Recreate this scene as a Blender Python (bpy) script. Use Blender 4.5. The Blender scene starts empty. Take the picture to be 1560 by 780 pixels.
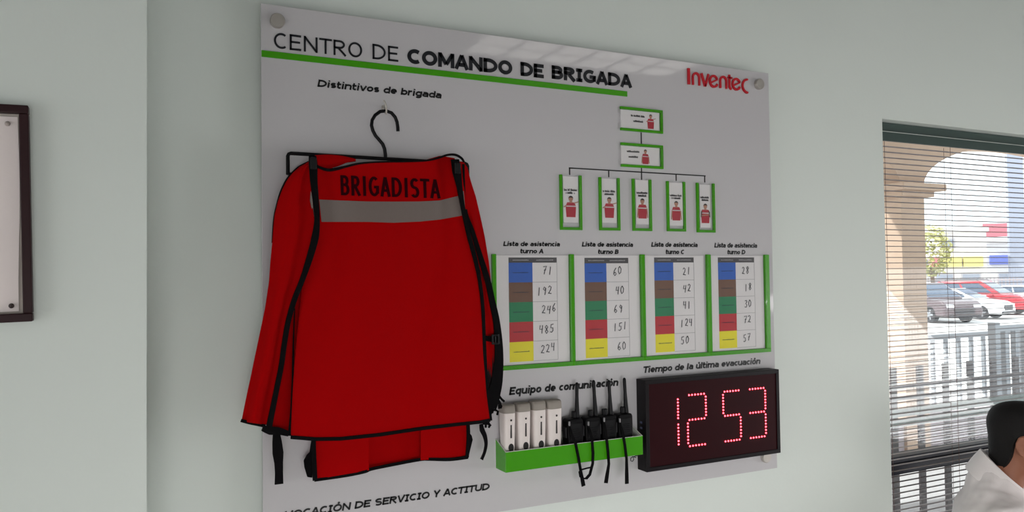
import bpy, bmesh, math, random
from mathutils import Vector, Matrix
random.seed(4)
SC = bpy.context.scene
COL = SC.collection

# ------------------------------------------------------------------ camera, world, light, exposure
FPX, YAW, PITCH, ROLL = 1200.0, math.radians(26.3535), math.radians(1.6504), math.radians(0.7429)
CAM = Vector((0.0, -1.82, 1.60))
def _axes():
    cy, sy, cp, sp, cr, sr = math.cos(YAW), math.sin(YAW), math.cos(PITCH), math.sin(PITCH), math.cos(ROLL), math.sin(ROLL)
    Ry = Matrix(((cy, 0, -sy), (0, 1, 0), (sy, 0, cy)))
    Rp = Matrix(((1, 0, 0), (0, cp, -sp), (0, sp, cp)))
    Rr = Matrix(((cr, -sr, 0), (sr, cr, 0), (0, 0, 1)))
    M = Rr @ Rp @ Ry                       # rows: right, up, forward in (x, up, into wall)
    return [Vector((r[0], r[2], r[1])) for r in M]
RIGHT, UP, FWD = _axes()
cd = bpy.data.cameras.new('camera'); cam = bpy.data.objects.new('camera', cd); COL.objects.link(cam)
cd.sensor_width = 36.0; cd.lens = FPX/1560*36.0; cd.clip_start = 0.02; cd.clip_end = 300
cam.matrix_world = Matrix(((RIGHT.x, UP.x, -FWD.x, CAM.x), (RIGHT.y, UP.y, -FWD.y, CAM.y), (RIGHT.z, UP.z, -FWD.z, CAM.z), (0, 0, 0, 1)))
SC.camera = cam
SC.view_settings.view_transform = 'Standard'; SC.view_settings.look = 'None'
SC.view_settings.exposure = -0.08; SC.view_settings.gamma = 1.0; SC.view_settings.use_curve_mapping = False

w = bpy.data.worlds.new('sky'); SC.world = w; w.use_nodes = True
bg = w.node_tree.nodes['Background']; bg.inputs['Color'].default_value = (0.93, 0.96, 1.0, 1); bg.inputs['Strength'].default_value = 2.5
sd = bpy.data.lights.new('sun', 'SUN'); sd.energy = 5.5; sd.angle = 0.02; sd.color = (1.0, 0.96, 0.9)
sun = bpy.data.objects.new('sun', sd); COL.objects.link(sun)
sun.rotation_euler = Vector((0.62, -0.42, -0.9)).to_track_quat('-Z', 'Y').to_euler()   # high, from the far left of the car park

def area(name, loc, aim, sx, sy, power, color, spread=180):
    d = bpy.data.lights.new(name, 'AREA'); d.shape = 'RECTANGLE'; d.size = sx; d.size_y = sy
    d.energy = power; d.color = color; d.spread = math.radians(spread)
    o = bpy.data.objects.new(name, d); COL.objects.link(o); o.location = loc
    o.rotation_euler = (Vector(aim)-Vector(loc)).to_track_quat('-Z', 'Z').to_euler()
    return o
# area lamps added at unseen wall openings to fill and grade the room light
area('fill_right', (5.52, -2.3, 0.80), (2.6, 0, 0.1), 2.3, 1.0, 24, (1.0, 0.975, 0.97), 130)
area('fill_back', (-0.4, -4.56, 0.75), (2.1, 0, -0.6), 1.9, 1.0, 22, (1.0, 0.985, 0.97), 76)
area('fill_left', (-3.12, -1.75, 0.95), (0, -1.3, -0.2), 2.1, 1.1, 12, (1.0, 0.985, 0.97))

# ------------------------------------------------------------------ helpers
def at(u, v, Y):
    """the point of the plane y = Y (board front is y = 0) seen at u, v of the 1560x780 photograph"""
    d = RIGHT*((u-780)/FPX) + UP*((390-v)/FPX) + FWD
    return CAM + d*((Y-CAM.y)/d.y)
def lin(c):
    return tuple(((x/255)/12.92 if x/255 <= 0.04045 else ((x/255+0.055)/1.055)**2.4) for x in c) + (1.0,)
MATS = {}
def mat(name, rgb, rough=0.5, metal=0.0, spec=0.5, noise=0.0, nscale=20.0, bump=0.0, bscale=200.0, coat=0.0, emit=None, estr=0.0, alpha=None, sheen=0.0):
    if name in MATS: return MATS[name]
    m = bpy.data.materials.new(name); m.use_nodes = True; nt = m.node_tree
    b = nt.nodes['Principled BSDF']
    b.inputs['Base Color'].default_value = lin(rgb); b.inputs['Roughness'].default_value = rough
    b.inputs['Metallic'].default_value = metal; b.inputs['Specular IOR Level'].default_value = spec
    b.inputs['Coat Weight'].default_value = coat; b.inputs['Coat Roughness'].default_value = 0.03
    b.inputs['Sheen Weight'].default_value = sheen
    tc = nt.nodes.new('ShaderNodeTexCoord')
    if noise > 0:
        n = nt.nodes.new('ShaderNodeTexNoise'); n.inputs['Scale'].default_value = nscale; n.inputs['Detail'].default_value = 4
        mx = nt.nodes.new('ShaderNodeMix'); mx.data_type = 'RGBA'
        c = lin(rgb); lo = tuple(x*(1-noise) for x in c[:3])+(1,); hi = tuple(min(1, x*(1+noise)) for x in c[:3])+(1,)
        mx.inputs[6].default_value = lo; mx.inputs[7].default_value = hi
        nt.links.new(tc.outputs['Object'], n.inputs['Vector']); nt.links.new(n.outputs['Fac'], mx.inputs[0]); nt.links.new(mx.outputs[2], b.inputs['Base Color'])
    if bump > 0:
        n2 = nt.nodes.new('ShaderNodeTexNoise'); n2.inputs['Scale'].default_value = bscale; n2.inputs['Detail'].default_value = 3
        bp = nt.nodes.new('ShaderNodeBump'); bp.inputs['Strength'].default_value = bump; bp.inputs['Distance'].default_value = 0.002
        nt.links.new(tc.outputs['Object'], n2.inputs['Vector']); nt.links.new(n2.outputs['Fac'], bp.inputs['Height']); nt.links.new(bp.outputs['Normal'], b.inputs['Normal'])
    if emit:
        b.inputs['Emission Color'].default_value = lin(emit); b.inputs['Emission Strength'].default_value = estr
    MATS[name] = m; return m
def clear_mat(name, tint, gloss, rough=0.03):
    m = bpy.data.materials.new(name); m.use_nodes = True; nt = m.node_tree; nt.nodes.clear()
    o = nt.nodes.new('ShaderNodeOutputMaterial'); mx = nt.nodes.new('ShaderNodeMixShader'); t = nt.nodes.new('ShaderNodeBsdfTransparent'); g = nt.nodes.new('ShaderNodeBsdfGlossy')
    t.inputs['Color'].default_value = lin(tint); g.inputs['Roughness'].default_value = rough; mx.inputs[0].default_value = gloss
    nt.links.new(t.outputs[0], mx.inputs[1]); nt.links.new(g.outputs[0], mx.inputs[2]); nt.links.new(mx.outputs[0], o.inputs[0])
    MATS[name] = m; return m

class MB:
    def __init__(s): s.v = []; s.f = []; s.m = []
    def add(s, vs, fs, m=0):
        b = len(s.v); s.v += [Vector(p) for p in vs]
        for f in fs: s.f.append([i+b for i in f]); s.m.append(m)
        return s
    def box(s, x0, x1, y0, y1, z0, z1, m=0):
        vs = [(x, y, z) for x in (x0, x1) for y in (y0, y1) for z in (z0, z1)]
        return s.add(vs, [(0, 1, 3, 2), (4, 6, 7, 5), (0, 4, 5, 1), (2, 3, 7, 6), (0, 2, 6, 4), (1, 5, 7, 3)], m)
    def hexa(s, a, b, m=0):
        """two matching quads"""
        return s.add(list(a)+list(b), [(0, 1, 2, 3), (7, 6, 5, 4), (0, 4, 5, 1), (1, 5, 6, 2), (2, 6, 7, 3), (3, 7, 4, 0)], m)
    def prism(s, pts, off, m=0):
        n = len(pts); off = Vector(off); P = [Vector(p) for p in pts]
        return s.add(P+[p+off for p in P], [list(range(n))[::-1], list(range(n, 2*n))]+[(i, (i+1) % n, n+(i+1) % n, n+i) for i in range(n)], m)
    def loft(s, rings, cap=True, closed=True, m=0):
        n = len(rings[0]); vs = [p for r in rings for p in r]; fs = []
        for k in range(len(rings)-1):
            for i in range(n if closed else n-1):
                j = (i+1) % n; fs.append((k*n+i, k*n+j, (k+1)*n+j, (k+1)*n+i))
        if cap and closed: fs += [list(range(n))[::-1], [(len(rings)-1)*n+i for i in range(n)]]
        return s.add(vs, fs, m)
    def tube(s, pts, r, n=10, cap=True, m=0, closed=False):
        P = [Vector(p) for p in pts]; K = len(P); R = r if isinstance(r, (list, tuple)) else [r]*K
        rings = []; ref = None
        for k in range(K):
            if closed: t = P[(k+1) % K]-P[k-1]
            else: t = (P[min(k+1, K-1)]-P[max(k-1, 0)])
            t = t.normalized()
            if ref is None:
                ref = Vector((0, 1, 0)) if abs(t.y) < 0.9 else Vector((1, 0, 0))
            a = (ref - t*ref.dot(t)).normalized(); b = t.cross(a); ref = a
            rings.append([P[k]+(a*math.cos(2*math.pi*i/n)+b*math.sin(2*math.pi*i/n))*R[k] for i in range(n)])
        if closed: rings.append(rings[0])
        return s.loft(rings, cap=cap and not closed, m=m)
    def ribbon(s, pts, wid, thick=0.0015, m=0, up=Vector((0, -1, 0))):
        P = [Vector(p) for p in pts]; K = len(P); W = wid if isinstance(wid, (list, tuple)) else [wid]*K
        rings = []
        for k in range(K):
            t = (P[min(k+1, K-1)]-P[max(k-1, 0)]).normalized(); sd_ = t.cross(up).normalized(); nn = sd_.cross(t).normalized()
            a = sd_*W[k]/2; b = nn*thick/2
            rings.append([P[k]-a-b, P[k]+a-b, P[k]+a+b, P[k]-a+b])
        return s.loft(rings, m=m)
    def cloth(s, rows, off=(0, 0.002, 0), m=0):
        """thick sheet from a grid of points"""
        nr, nc = len(rows), len(rows[0]); off = Vector(off)
        A = [Vector(p) for r in rows for p in r]; B = [p+off for p in A]; N = nr*nc; fs = []
        for i in range(nr-1):
            for j in range(nc-1):
                a = i*nc+j; q = (a, a+1, a+nc+1, a+nc); fs.append(q); fs.append(tuple(N+x for x in q[::-1]))
        per = [j for j in range(nc)]+[i*nc+nc-1 for i in range(1, nr)]+[(nr-1)*nc+j for j in range(nc-2, -1, -1)]+[i*nc for i in range(nr-2, 0, -1)]
        for k in range(len(per)):
            a, b = per[k], per[(k+1) % len(per)]; fs.append((b, a, N+a, N+b))
        return s.add(A+B, fs, m)
    def ball(s, c, rx, ry, rz, nu=16, nv=10, m=0):
        c = Vector(c); rings = []
        for k in range(nv+1):
            ph = -math.pi/2+math.pi*k/nv; rr = max(math.cos(ph), 0.02)
            rings.append([c+Vector((rx*rr*math.cos(2*math.pi*i/nu), ry*rr*math.sin(2*math.pi*i/nu), rz*math.sin(ph))) for i in range(nu)])
        return s.loft(rings, m=m)
    def dome(s, c, r, h, n=8, m=0):
        """a small dome facing -y"""
        c = Vector(c); rings = []
        for a in (0.0, 0.5, 0.85, 1.0):
            q = a*math.pi/2; rr = r*max(math.cos(q), 0.05)
            rings.append([c+Vector((rr*math.cos(2*math.pi*i/n), -h*math.sin(q), rr*math.sin(2*math.pi*i/n))) for i in range(n)])
        return s.loft(rings, m=m)
    def disc(s, c, r, y1, n=24, m=0):
        """cylinder along y from c.y to y1"""
        c = Vector(c)
        a = [Vector((c.x+r*math.cos(2*math.pi*i/n), c.y, c.z+r*math.sin(2*math.pi*i/n))) for i in range(n)]
        return s.prism(a, (0, y1-c.y, 0), m)
    def build(s, name, mats, parent=None, smooth=False, bevel=0.0, seg=2, angle=40):
        if not isinstance(mats, (list, tuple)): mats = [mats]
        base = Vector(parent['_base']) if parent is not None and '_base' in parent else Vector((0, 0, 0))
        me = bpy.data.meshes.new(name); me.from_pydata([tuple(p-base) for p in s.v], [], s.f)
        bm = bmesh.new(); bm.from_mesh(me); bmesh.ops.recalc_face_normals(bm, faces=bm.faces); bm.to_mesh(me); bm.free()
        for mm in mats: me.materials.append(mm)
        if len(me.polygons) == len(s.m): me.polygons.foreach_set('material_index', s.m)
        o = bpy.data.objects.new(name, me); COL.objects.link(o)
        if parent is not None:
            o.parent = parent; o['_base'] = tuple(base)
        if smooth:
            me.polygons.foreach_set('use_smooth', [True]*len(me.polygons)); me.set_sharp_from_angle(angle=math.radians(angle))
        if bevel > 0:
            b = o.modifiers.new('bevel', 'BEVEL'); b.width = bevel; b.segments = seg; b.limit_method = 'ANGLE'; b.angle_limit = math.radians(35)
        return o

def tag(o, label, cat, group=None):
    o['label'] = label; o['category'] = cat
    if group: o['group'] = group
    return o
def thing(name, label, cat, base, group=None):
    o = bpy.data.objects.new(name, None); COL.objects.link(o); o.location = base; o['_base'] = tuple(base); o.empty_display_size = 0.05
    return tag(o, label, cat, group)
def struct(o):
    o['kind'] = 'structure'; return o

# lettering: a wide sans drawn with flat-ended strokes
def ell(cx, cz, rx, rz, a0, a1, n=14):
    return [(cx+rx*math.cos(math.radians(a0+(a1-a0)*k/n)), cz+rz*math.sin(math.radians(a0+(a1-a0)*k/n))) for k in range(n+1)]
ADV = dict(C=.96, E=.87, N=1.03, T=.85, R=.956, O=1.08, D=1.06, M=1.16, A=.96, B=.94, I=.58, G=1.07, V=.94, S=.94, Y=.88, U=1.0, L=.80,
           a=.83, b=.857, c=.717, d=.857, e=.82, g=.857, i=.377, l=.377, m=1.34, n=.87, o=.835, p=.857, q=.857, r=.587, s=.717, t=.54, u=.87, v=.814)
ADV.update({' ': .46, '\u00d3': 1.08, '\u00f3': .835, '\u00fa': .87})
def side_bearing(h): return 0.085 if h < 0.08 else 0.035
def glyph(ch, h, hx, serif_i=True):
    """centre lines of one letter; h, hx half the stroke in z and x"""
    W_ = ADV[ch]; sb = side_bearing(h); l, r = sb+hx, W_-sb-hx; c = (l+r)/2; b, t = h, 1-h; x = .755-h; m = .5; dsc = -.27+h; rx = (r-l)/2
    V = lambda X, z0=0.0, z1=1.0: [(X, z0), (X, z1)]
    H_ = lambda z, x0, x1: [(x0, z), (x1, z)]
    rb = (x+b)/2; rbz = (x-b)/2
    if ch == 'C': return [ell(c+.06, m, rx+.06, m-h, 52, 308, 22)]
    if ch == 'G': return [ell(c+.03, m, rx+.03, m-h, 52, 325, 22), V(r, .14, .52), H_(.47, c+.02, r+hx)]
    if ch in 'O\u00d3': return [ell(c, m, rx, m-h, 0, 360, 32)]+([[(c-.04, 1.06), (c+.12, 1.24)]] if ch != 'O' else [])
    if ch == 'D': return [V(l), [(l-hx, t), (l+.2, t)]+ell(l+.2, m, r-l-.2, m-h, 90, -90, 18)+[(l-hx, b)]]
    if ch == 'E': return [V(l), H_(t, l-hx, r+hx), H_(m+.02, l-hx, r), H_(b, l-hx, r+hx)]
    if ch == 'L': return [V(l), H_(b, l-hx, r+hx)]
    if ch == 'N': return [V(l), V(r), [(l-hx*.2, 1-h*.4), (r+hx*.2, h*.4)]]
    if ch == 'M': return [V(l), V(r), [(l, 1-h*.4), (c, .22)], [(c, .22), (r, 1-h*.4)]]
    if ch == 'T': return [V(c), H_(t, l-hx-.06, r+hx+.06)]
    if ch == 'I': return [V(c)]+([H_(t, l-hx+.02, r+hx-.02), H_(b, l-hx+.02, r+hx-.02)] if serif_i else [])
    if ch == 'A': return [[(l-.06, 0), (c, 1-h*.2)], [(r+.06, 0), (c, 1-h*.2)], H_(.31, l+.1, r-.1)]
    if ch == 'V': return [[(l-.06, 1), (c, h*.2)], [(r+.06, 1), (c, h*.2)]]
    if ch == 'Y': return [[(l-.06, 1), (c, .43)], [(r+.06, 1), (c, .43)], V(c, 0, .47)]
    if ch == 'U': return [[(l, 1), (l, .36)]+ell(c, .36, rx, .36-h, 180, 360, 14)+[(r, 1)]]
    if ch == 'R': return [V(l), [(l-hx, t), (c, t)]+ell(c, .72, rx-.05, t-.72, 90, -90, 12)+[(l-hx, .72-(t-.72))], [(c-.05, .46), (r+.06, 0)]]
    if ch == 'B': return [V(l), [(l-hx, t), (c, t)]+ell(c, (t+.53)/2, rx-.06, (t-.53)/2, 90, -90, 12)+[(l-hx, .53)], [(c, .53)]+ell(c, (b+.53)/2, rx, (.53-b)/2, 90, -90, 12)+[(l-hx, b)]]
    if ch == 'S': return [ell(c, (t+m)/2+.01, rx, (t-m)/2-.005, 35, 250, 14)+ell(c, (b+m)/2, rx, (m-b)/2+.01, 75, -145, 14)]
    if ch in 'o\u00f3': return [ell(c, rb, rx, rbz, 0, 360, 26)]+([[(c-.02, .83), (c+.13, 1.03)]] if ch != 'o' else [])
    if ch == 'c': return [ell(c+.05, rb, rx+.05, rbz, 50, 310, 18)]
    if ch == 'e': return [ell(c, rb, rx, rbz, 0, 318, 22), H_(rb-.01, l-hx*.2, r+hx*.85)]
    if ch == 'a': return [[(l+.02, x)]+ell(c-.02, x-.17, rx+.02, .17, 90, 0, 8)+[(r, 0)], [(r, .45), (c, .43)]+ell(c-.03, (.43+b)/2, rx-.03, (.43-b)/2, 90, 270, 10)+[(c+.05, b), (r, .17)]]
    if ch in 'bp': return [V(l, 0 if ch == 'b' else -.27, 1 if ch == 'b' else .755), ell(c+.015, rb, rx-.015, rbz, 140, -140, 20)+[(l, .12)], [(l, .6), (l+.06, .66)]]
    if ch in 'dqg':
        o_ = [ell(c-.015, rb, rx-.015, rbz, 40, 320, 20)]
        if ch == 'd': return o_+[V(r)]
        if ch == 'q': return o_+[V(r, -.27, .755)]
        return o_+[[(r, .755), (r, -.02)]+ell(c, -.02, rx, -.02-dsc, 0, -150, 10)]
    if ch == 'i': return [V(c, 0, .755), V(c, .86, 1.03)]
    if ch == 'l': return [V(c)]
    if ch == 'n': return [V(l, 0, .755), [(l, .48)]+ell(c, .5, rx, x-.5, 160, 0, 10)+[(r, 0)]]
    if ch == 'm': return [V(l, 0, .755), [(l, .48)]+ell((l+c)/2, .52, rx/2, x-.52, 160, 0, 10)+[(c, 0)], [(c, .48)]+ell((r+c)/2, .52, rx/2, x-.52, 160, 0, 10)+[(r, 0)]]
    if ch in 'u\u00fa': return [V(r, 0, .755), [(l, .755), (l, .28)]+ell(c, .28, rx, .28-h, 180, 340, 10)+[(r, .25)]]+([[(c-.02, .83), (c+.13, 1.03)]] if ch != 'u' else [])
    if ch == 'r': return [V(l, 0, .755), [(l, .45)]+ell(r+.04, .45, r+.04-l, x-.45, 170, 88, 8)]
    if ch == 's': return [ell(c, (x+rb)/2, rx, (x-rb)/2, 30, 250, 12)+ell(c, (b+rb)/2, rx, (rb-b)/2, 75, -150, 12)]
    if ch == 't': return [[(l+.05, .98), (l+.05, .25)]+ell(l+.22, .25, .17, .25-h, 180, 275, 8)+[(r+hx, b)], H_(x, l-hx-.02, r+hx)]
    if ch == 'v': return [[(l-.05, .755), (c, h*.2)], [(r+.05, .755), (c, h*.2)]]
    return []
def text_quads(body, width, cap, weight, shear=0.0, serif_i=True):
    """quads of the lettering in a plane, x 0..width, baseline z = 0"""
    SB = side_bearing(weight/2); tot = sum(ADV[c] for c in body)-2*SB; sx = width/tot; h = weight/2; hx = h*cap/sx; x0 = -SB; out = []
    for c in body:
        for pl in glyph(c, h, hx, serif_i):
            P = [Vector(((x0+px)*sx+shear*pz*cap-shear*cap*0.3, pz*cap)) for px, pz in pl]; K = len(P); L_, R_ = [], []; closed = (P[0]-P[-1]).length < 1e-7
            for k in range(K):
                if closed and k in (0, K-1): t_ = P[1]-P[-2]
                else: t_ = P[min(k+1, K-1)]-P[max(k-1, 0)]
                t_.normalize(); n_ = Vector((-t_.y, t_.x))*h*cap; L_.append(P[k]+n_); R_.append(P[k]-n_)
            for k in range(K-1): out.append((L_[k], L_[k+1], R_[k+1], R_[k]))
        x0 += ADV[c]
    return out
def text(mb, body, p0, p1, cap, weight=0.13, shear=0.0, y0=0.0, thick=0.0015, m=0):
    """lettering flat on a y = const face between world points p0, p1 (ends of the baseline)"""
    p0 = Vector(p0); p1 = Vector(p1)
    for q in text_quads(body, p1.x-p0.x, cap, weight, shear):
        A = [Vector((p0.x+a.x, y0-thick/2, p0.z+a.y)) for a in q]; mb.hexa(A, [a+Vector((0, thick, 0)) for a in A], m)
    return mb

# ------------------------------------------------------------------ materials
M_wall = mat('mint_paint', (220, 226, 221), 0.75, spec=0.25, noise=0.02, nscale=3, bump=0.12, bscale=90)
M_ceil = mat('ceiling_grey', (112, 110, 108), 0.9, bump=0.2, bscale=120)
M_floor = mat('floor_tile', (232, 227, 222), 0.35, noise=0.06, nscale=8)
M_board = mat('white_acrylic', (197, 194, 197), 0.04, spec=0.5, noise=0.012, nscale=1.5)
M_green = mat('green_acrylic', (66, 154, 15), 0.25, spec=0.35)
M_black = mat('black_print', (10, 10, 14), 0.35)
M_head = mat('header_vinyl', (16, 18, 26), 0.35)
M_red = mat('red_vinyl', (190, 14, 34), 0.35)
M_steel = mat('brushed_steel', (186, 180, 174), 0.42, metal=0.65, noise=0.1, nscale=60)
M_paper = mat('white_paper', (228, 224, 225), 0.7, noise=0.015, nscale=6)
M_clear = clear_mat('clear_acrylic', (254, 254, 254), 0.035)
M_vest = mat('red_cloth', (162, 1, 4), 0.9, spec=0.06, noise=0.06, nscale=260, bump=0.25, bscale=900)
M_bind = mat('black_webbing', (7, 6, 8), 0.85, spec=0.12, bump=0.3, bscale=700)
M_reflect = mat('grey_reflective_tape', (112, 100, 95), 0.5, noise=0.06, nscale=300)
M_plastic = mat('black_plastic', (6, 5, 8), 0.42, spec=0.18)
M_radio = mat('radio_plastic', (6, 5, 7), 0.5, spec=0.14, bump=0.1, bscale=600)

# ------------------------------------------------------------------ setting
WY = 0.035                                   # face of the wall behind the board
XL, XR, YB, H = -3.2, 5.6, -4.6, 3.0
wx0 = 2.352; wz1 = at(1354, 182, WY).z; wx1 = 4.55; wz0 = 0.55
WT = 0.20                                    # wall thickness
mb = MB()
mb.box(XL, wx0, WY, WY+WT, 0, H); mb.box(wx1, XR, WY, WY+WT, 0, H)
mb.box(wx0, wx1, WY, WY+WT, wz1, H); mb.box(wx0, wx1, WY, WY+WT, 0, wz0)
struct(mb.build('wall_front', M_wall))
PY = -0.16                                   # face of the pilaster at the left
px1 = at(223.5, 390, PY).x
mb = MB(); mb.box(-1.15, px1, PY, WY-0.001, 0, H); struct(mb.build('wall_pilaster', M_wall))
mb = MB()
for (a, b, c, d) in ((YB, -2.85, 0, H), (-0.65, WY+WT, 0, H), (-2.85, -0.65, 0, 0.45), (-2.85, -0.65, 1.85, H)): mb.box(XL-0.15, XL, a, b, c, d)
struct(mb.build('wall_left', M_wall))
mb = MB()
for (a, b, c, d) in ((YB, -3.5, 0, H), (-1.1, WY+WT, 0, H), (-3.5, -1.1, 0, 0.25), (-3.5, -1.1, 1.65, H)): mb.box(XR, XR+0.15, a, b, c, d)
struct(mb.build('wall_right', M_wall))
mb = MB()
for (a, b, c, d) in ((XL, -1.4, 0, H), (0.6, XR, 0, H), (-1.4, 0.6, 0, 0.28), (-1.4, 0.6, 1.42, H)): mb.box(a, b, YB-0.2, YB, c, d)
struct(mb.build('wall_back', M_wall))
mb = MB(); mb.box(XL-0.15, XR+0.15, YB-0.2, WY+WT, -0.12, 0); struct(mb.build('floor', M_floor))
mb = MB(); mb.box(XL-0.15, XR+0.15, YB-0.2, WY+WT, H, H+0.15); struct(mb.build('ceiling', M_ceil))

# window: frame, glass, transom (dark metal)
M_frame = mat('dark_window_metal', (18, 20, 32), 0.5, spec=0.25)
M_glass = clear_mat('window_glass', (246, 250, 250), 0.05, 0.01)
win = bpy.data.objects.new('window_1', None); COL.objects.link(win); win['kind'] = 'structure'; win['_base'] = (0, 0, 0)
GY = WY+0.135
zt = at(1374, 704, GY).z
mb = MB(); fr = 0.05
mb.box(wx0, wx0+0.012, GY-0.03, GY+0.03, wz0, wz1); mb.box(wx1-fr, wx1, GY-0.03, GY+0.03, wz0, wz1)
mb.box(wx0, wx1, GY-0.03, GY+0.03, wz1-0.012, wz1); mb.box(wx0, wx1, GY-0.03, GY+0.03, wz0, wz0+fr)
mb.build('window_frame', M_frame, win, bevel=0.003)
mb = MB(); mb.box(wx0+0.012, wx1-fr, GY-0.035, GY+0.03, zt-0.032, zt+0.032); mb.box(wx0+0.012, wx1-fr, GY-0.05, GY-0.036, zt-0.012, zt+0.012)
mb.build('window_transom', M_frame, win, bevel=0.004)
mb = MB(); mb.box(wx0+0.012, wx1-fr, GY-0.003, GY+0.003, zt+0.032, wz1-0.012); mb.box(wx0+0.012, wx1-fr, GY-0.003, GY+0.003, wz0+fr, zt-0.032)
mb.build('window_pane', M_glass, win)
mb = MB(); mb.box(wx0, wx1, WY-0.03, GY-0.03, wz0-0.02, wz0); mb.build('window_sill', mat('sill_white', (215, 218, 214), 0.4), win, bevel=0.004)

# ceiling lights: louvred troffers, each with its own lamp
M_trof = mat('troffer_white', (235, 235, 232), 0.4)
M_diff = mat('lit_diffuser', (255, 252, 246), 0.6, emit=(255, 250, 244), estr=2.2)
for i, (lx, ly, lab) in enumerate(((2.62, -2.38, 'louvred ceiling light right of the board, nearer the window side'), (-0.9, -2.38, 'louvred ceiling light over the left half of the room'),)):
    t = thing('ceiling_light', lab, 'ceiling light', (lx, ly, H), 'louvred ceiling lights')
    L, W = 0.75, 0.18
    mb = MB()
    mb.box(lx-L-0.03, lx+L+0.03, ly-W-0.03, ly-W, H-0.014, H); mb.box(lx-L-0.03, lx+L+0.03, ly+W, ly+W+0.03, H-0.014, H)
    mb.box(lx-L-0.03, lx-L, ly-W, ly+W, H-0.014, H); mb.box(lx+L, lx+L+0.03, ly-W, ly+W, H-0.014, H)
    mb.build('frame', M_trof, t, bevel=0.003)
    mb = MB(); mb.box(lx-L, lx+L, ly-W, ly+W, H-0.012, H-0.002); mb.build('diffuser', M_diff, t)
    mb = MB()
    for k in range(1, 6):
        x = lx-L+2*L*k/6; mb.box(x-0.02, x+0.02, ly-W, ly+W, H-0.014, H-0.0121)
    mb.box(lx-L, lx+L, ly-0.012, ly+0.012, H-0.0145, H-0.0122)
    mb.build('louvre', M_trof, t)
    area('troffer_lamp', (lx, ly, H-0.055), (lx, ly+0.001, 0), 2*L, 2*W, 1.2, (1.0, 0.97, 0.93), 130)

# ------------------------------------------------------------------ the board
BX0, BX1, BZ0, BZ1 = 0.2795, 1.7985, 1.0105, 2.2275
BT = 0.006
board = thing('information_board', 'large white acrylic board with black headings, green bar and red logo on the mint wall', 'board', ((BX0+BX1)/2, 0, BZ0))
mb = MB(); mb.box(BX0, BX1, 0, BT, BZ0, BZ1); mb.build('panel', M_board, board, bevel=0.0012)
for (u, v, uu) in ((423.5, 30.5, 0), (1159, 127.5, 0), (1169, 697, 0), (430, 0, 1)):
    p = at(u, v, -0.012)
    if uu: p = Vector((at(423.5, 30.5, -0.012).x, -0.012, BZ0+0.043))
    mb = MB(); n = 28
    rings = []
    for (yy, r) in ((WY-0.0005, 0.0105), (-0.0005, 0.0105), (-0.0007, 0.0162), (-0.010, 0.0165), (-0.012, 0.0150), (-0.0122, 0.002)):
        rings.append([Vector((p.x+r*math.cos(2*math.pi*k/n), yy, p.z+r*math.sin(2*math.pi*k/n))) for k in range(n)])
    mb.loft(rings); mb.build('standoff_cap', M_steel, board, smooth=True)
# green bar under the heading
a = at(397, 78, 0); b = at(955, 141, 0)
zc = (at(600, 104.3, 0).z+at(800, 126, 0).z)/2
mb = MB(); mb.box(BX0+0.0005, b.x, -0.003, -0.0002, zc-0.0075, zc+0.0075); mb.build('green_bar', M_green, board, bevel=0.001)
# headings
def heading(name, body, l, r, cap_px, bold, shear, m, thick=0.0012):
    p0, p1 = at(l[0], l[1], 0), at(r[0], r[1], 0)
    z = (p0.z+p1.z)/2; cap = (at(l[0], l[1]-cap_px, 0)-p0).z
    p0.z = p1.z = z
    mb = MB(); text(mb, body, p0, p1, cap, bold, shear, y0=-thick/2-0.0002, thick=thick)
    return mb.build(name, m, board)
heading('heading_lettering', 'CENTRO', (417.2, 73.6), (551.5, 88.5), 24.0, 0.125, 0.0, M_head, 0.002)
heading('heading_lettering', 'DE', (567.5, 90), (606.4, 94.4), 23.0, 0.125, 0.0, M_head, 0.002)
heading('heading_lettering', 'COMANDO', (620.5, 96.6), (780, 114.5), 22.5, 0.255, 0.0, M_head, 0.002)
heading('heading_lettering', 'DE', (793, 115.5), (828, 119.5), 21.0, 0.255, 0.0, M_head, 0.002)
heading('heading_lettering', 'BRIGADA', (840.5, 120.5), (961.7, 133.7), 20.5, 0.255, 0.0, M_head, 0.002)
heading('caption', 'Distintivos de brigada', (484, 133.3), (672.3, 149.3), 11.0, 0.24, 0.20, M_black)
heading('caption', 'Equipo de comunicación', (776, 601.5), (941.6, 588), 12.0, 0.24, 0.20, M_black)
heading('caption', 'Tiempo de la última evacuación', (980, 568), (1158, 554.6), 10.0, 0.24, 0.20, M_black)
heading('caption', 'VOCACIÓN DE SERVICIO Y ACTITUD', (433, 791.5), (745.4, 745), 11.5, 0.24, 0.20, M_black)
for (l1, r1, y1a, y1b, l2, r2, y2, c) in ((767, 852.7, 375, 375.4, 792.5, 827.5, 386, 'A'), (886.7, 964, 376, 376, 911, 942, 387, 'B'), (992.3, 1062.4, 376.2, 376.4, 1014, 1042, 387.2, 'C'), (1088.5, 1153, 377.4, 377.4, 1108, 1135, 387.5, 'D')):
    heading('caption', 'Lista de asistencia', (l1, y1a), (r1, y1b), 7.2, 0.24, 0.20, M_black)
    heading('caption', 'turno '+c, (l2, y2), (r2, y2), 7.0, 0.24, 0.20, M_black)

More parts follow.
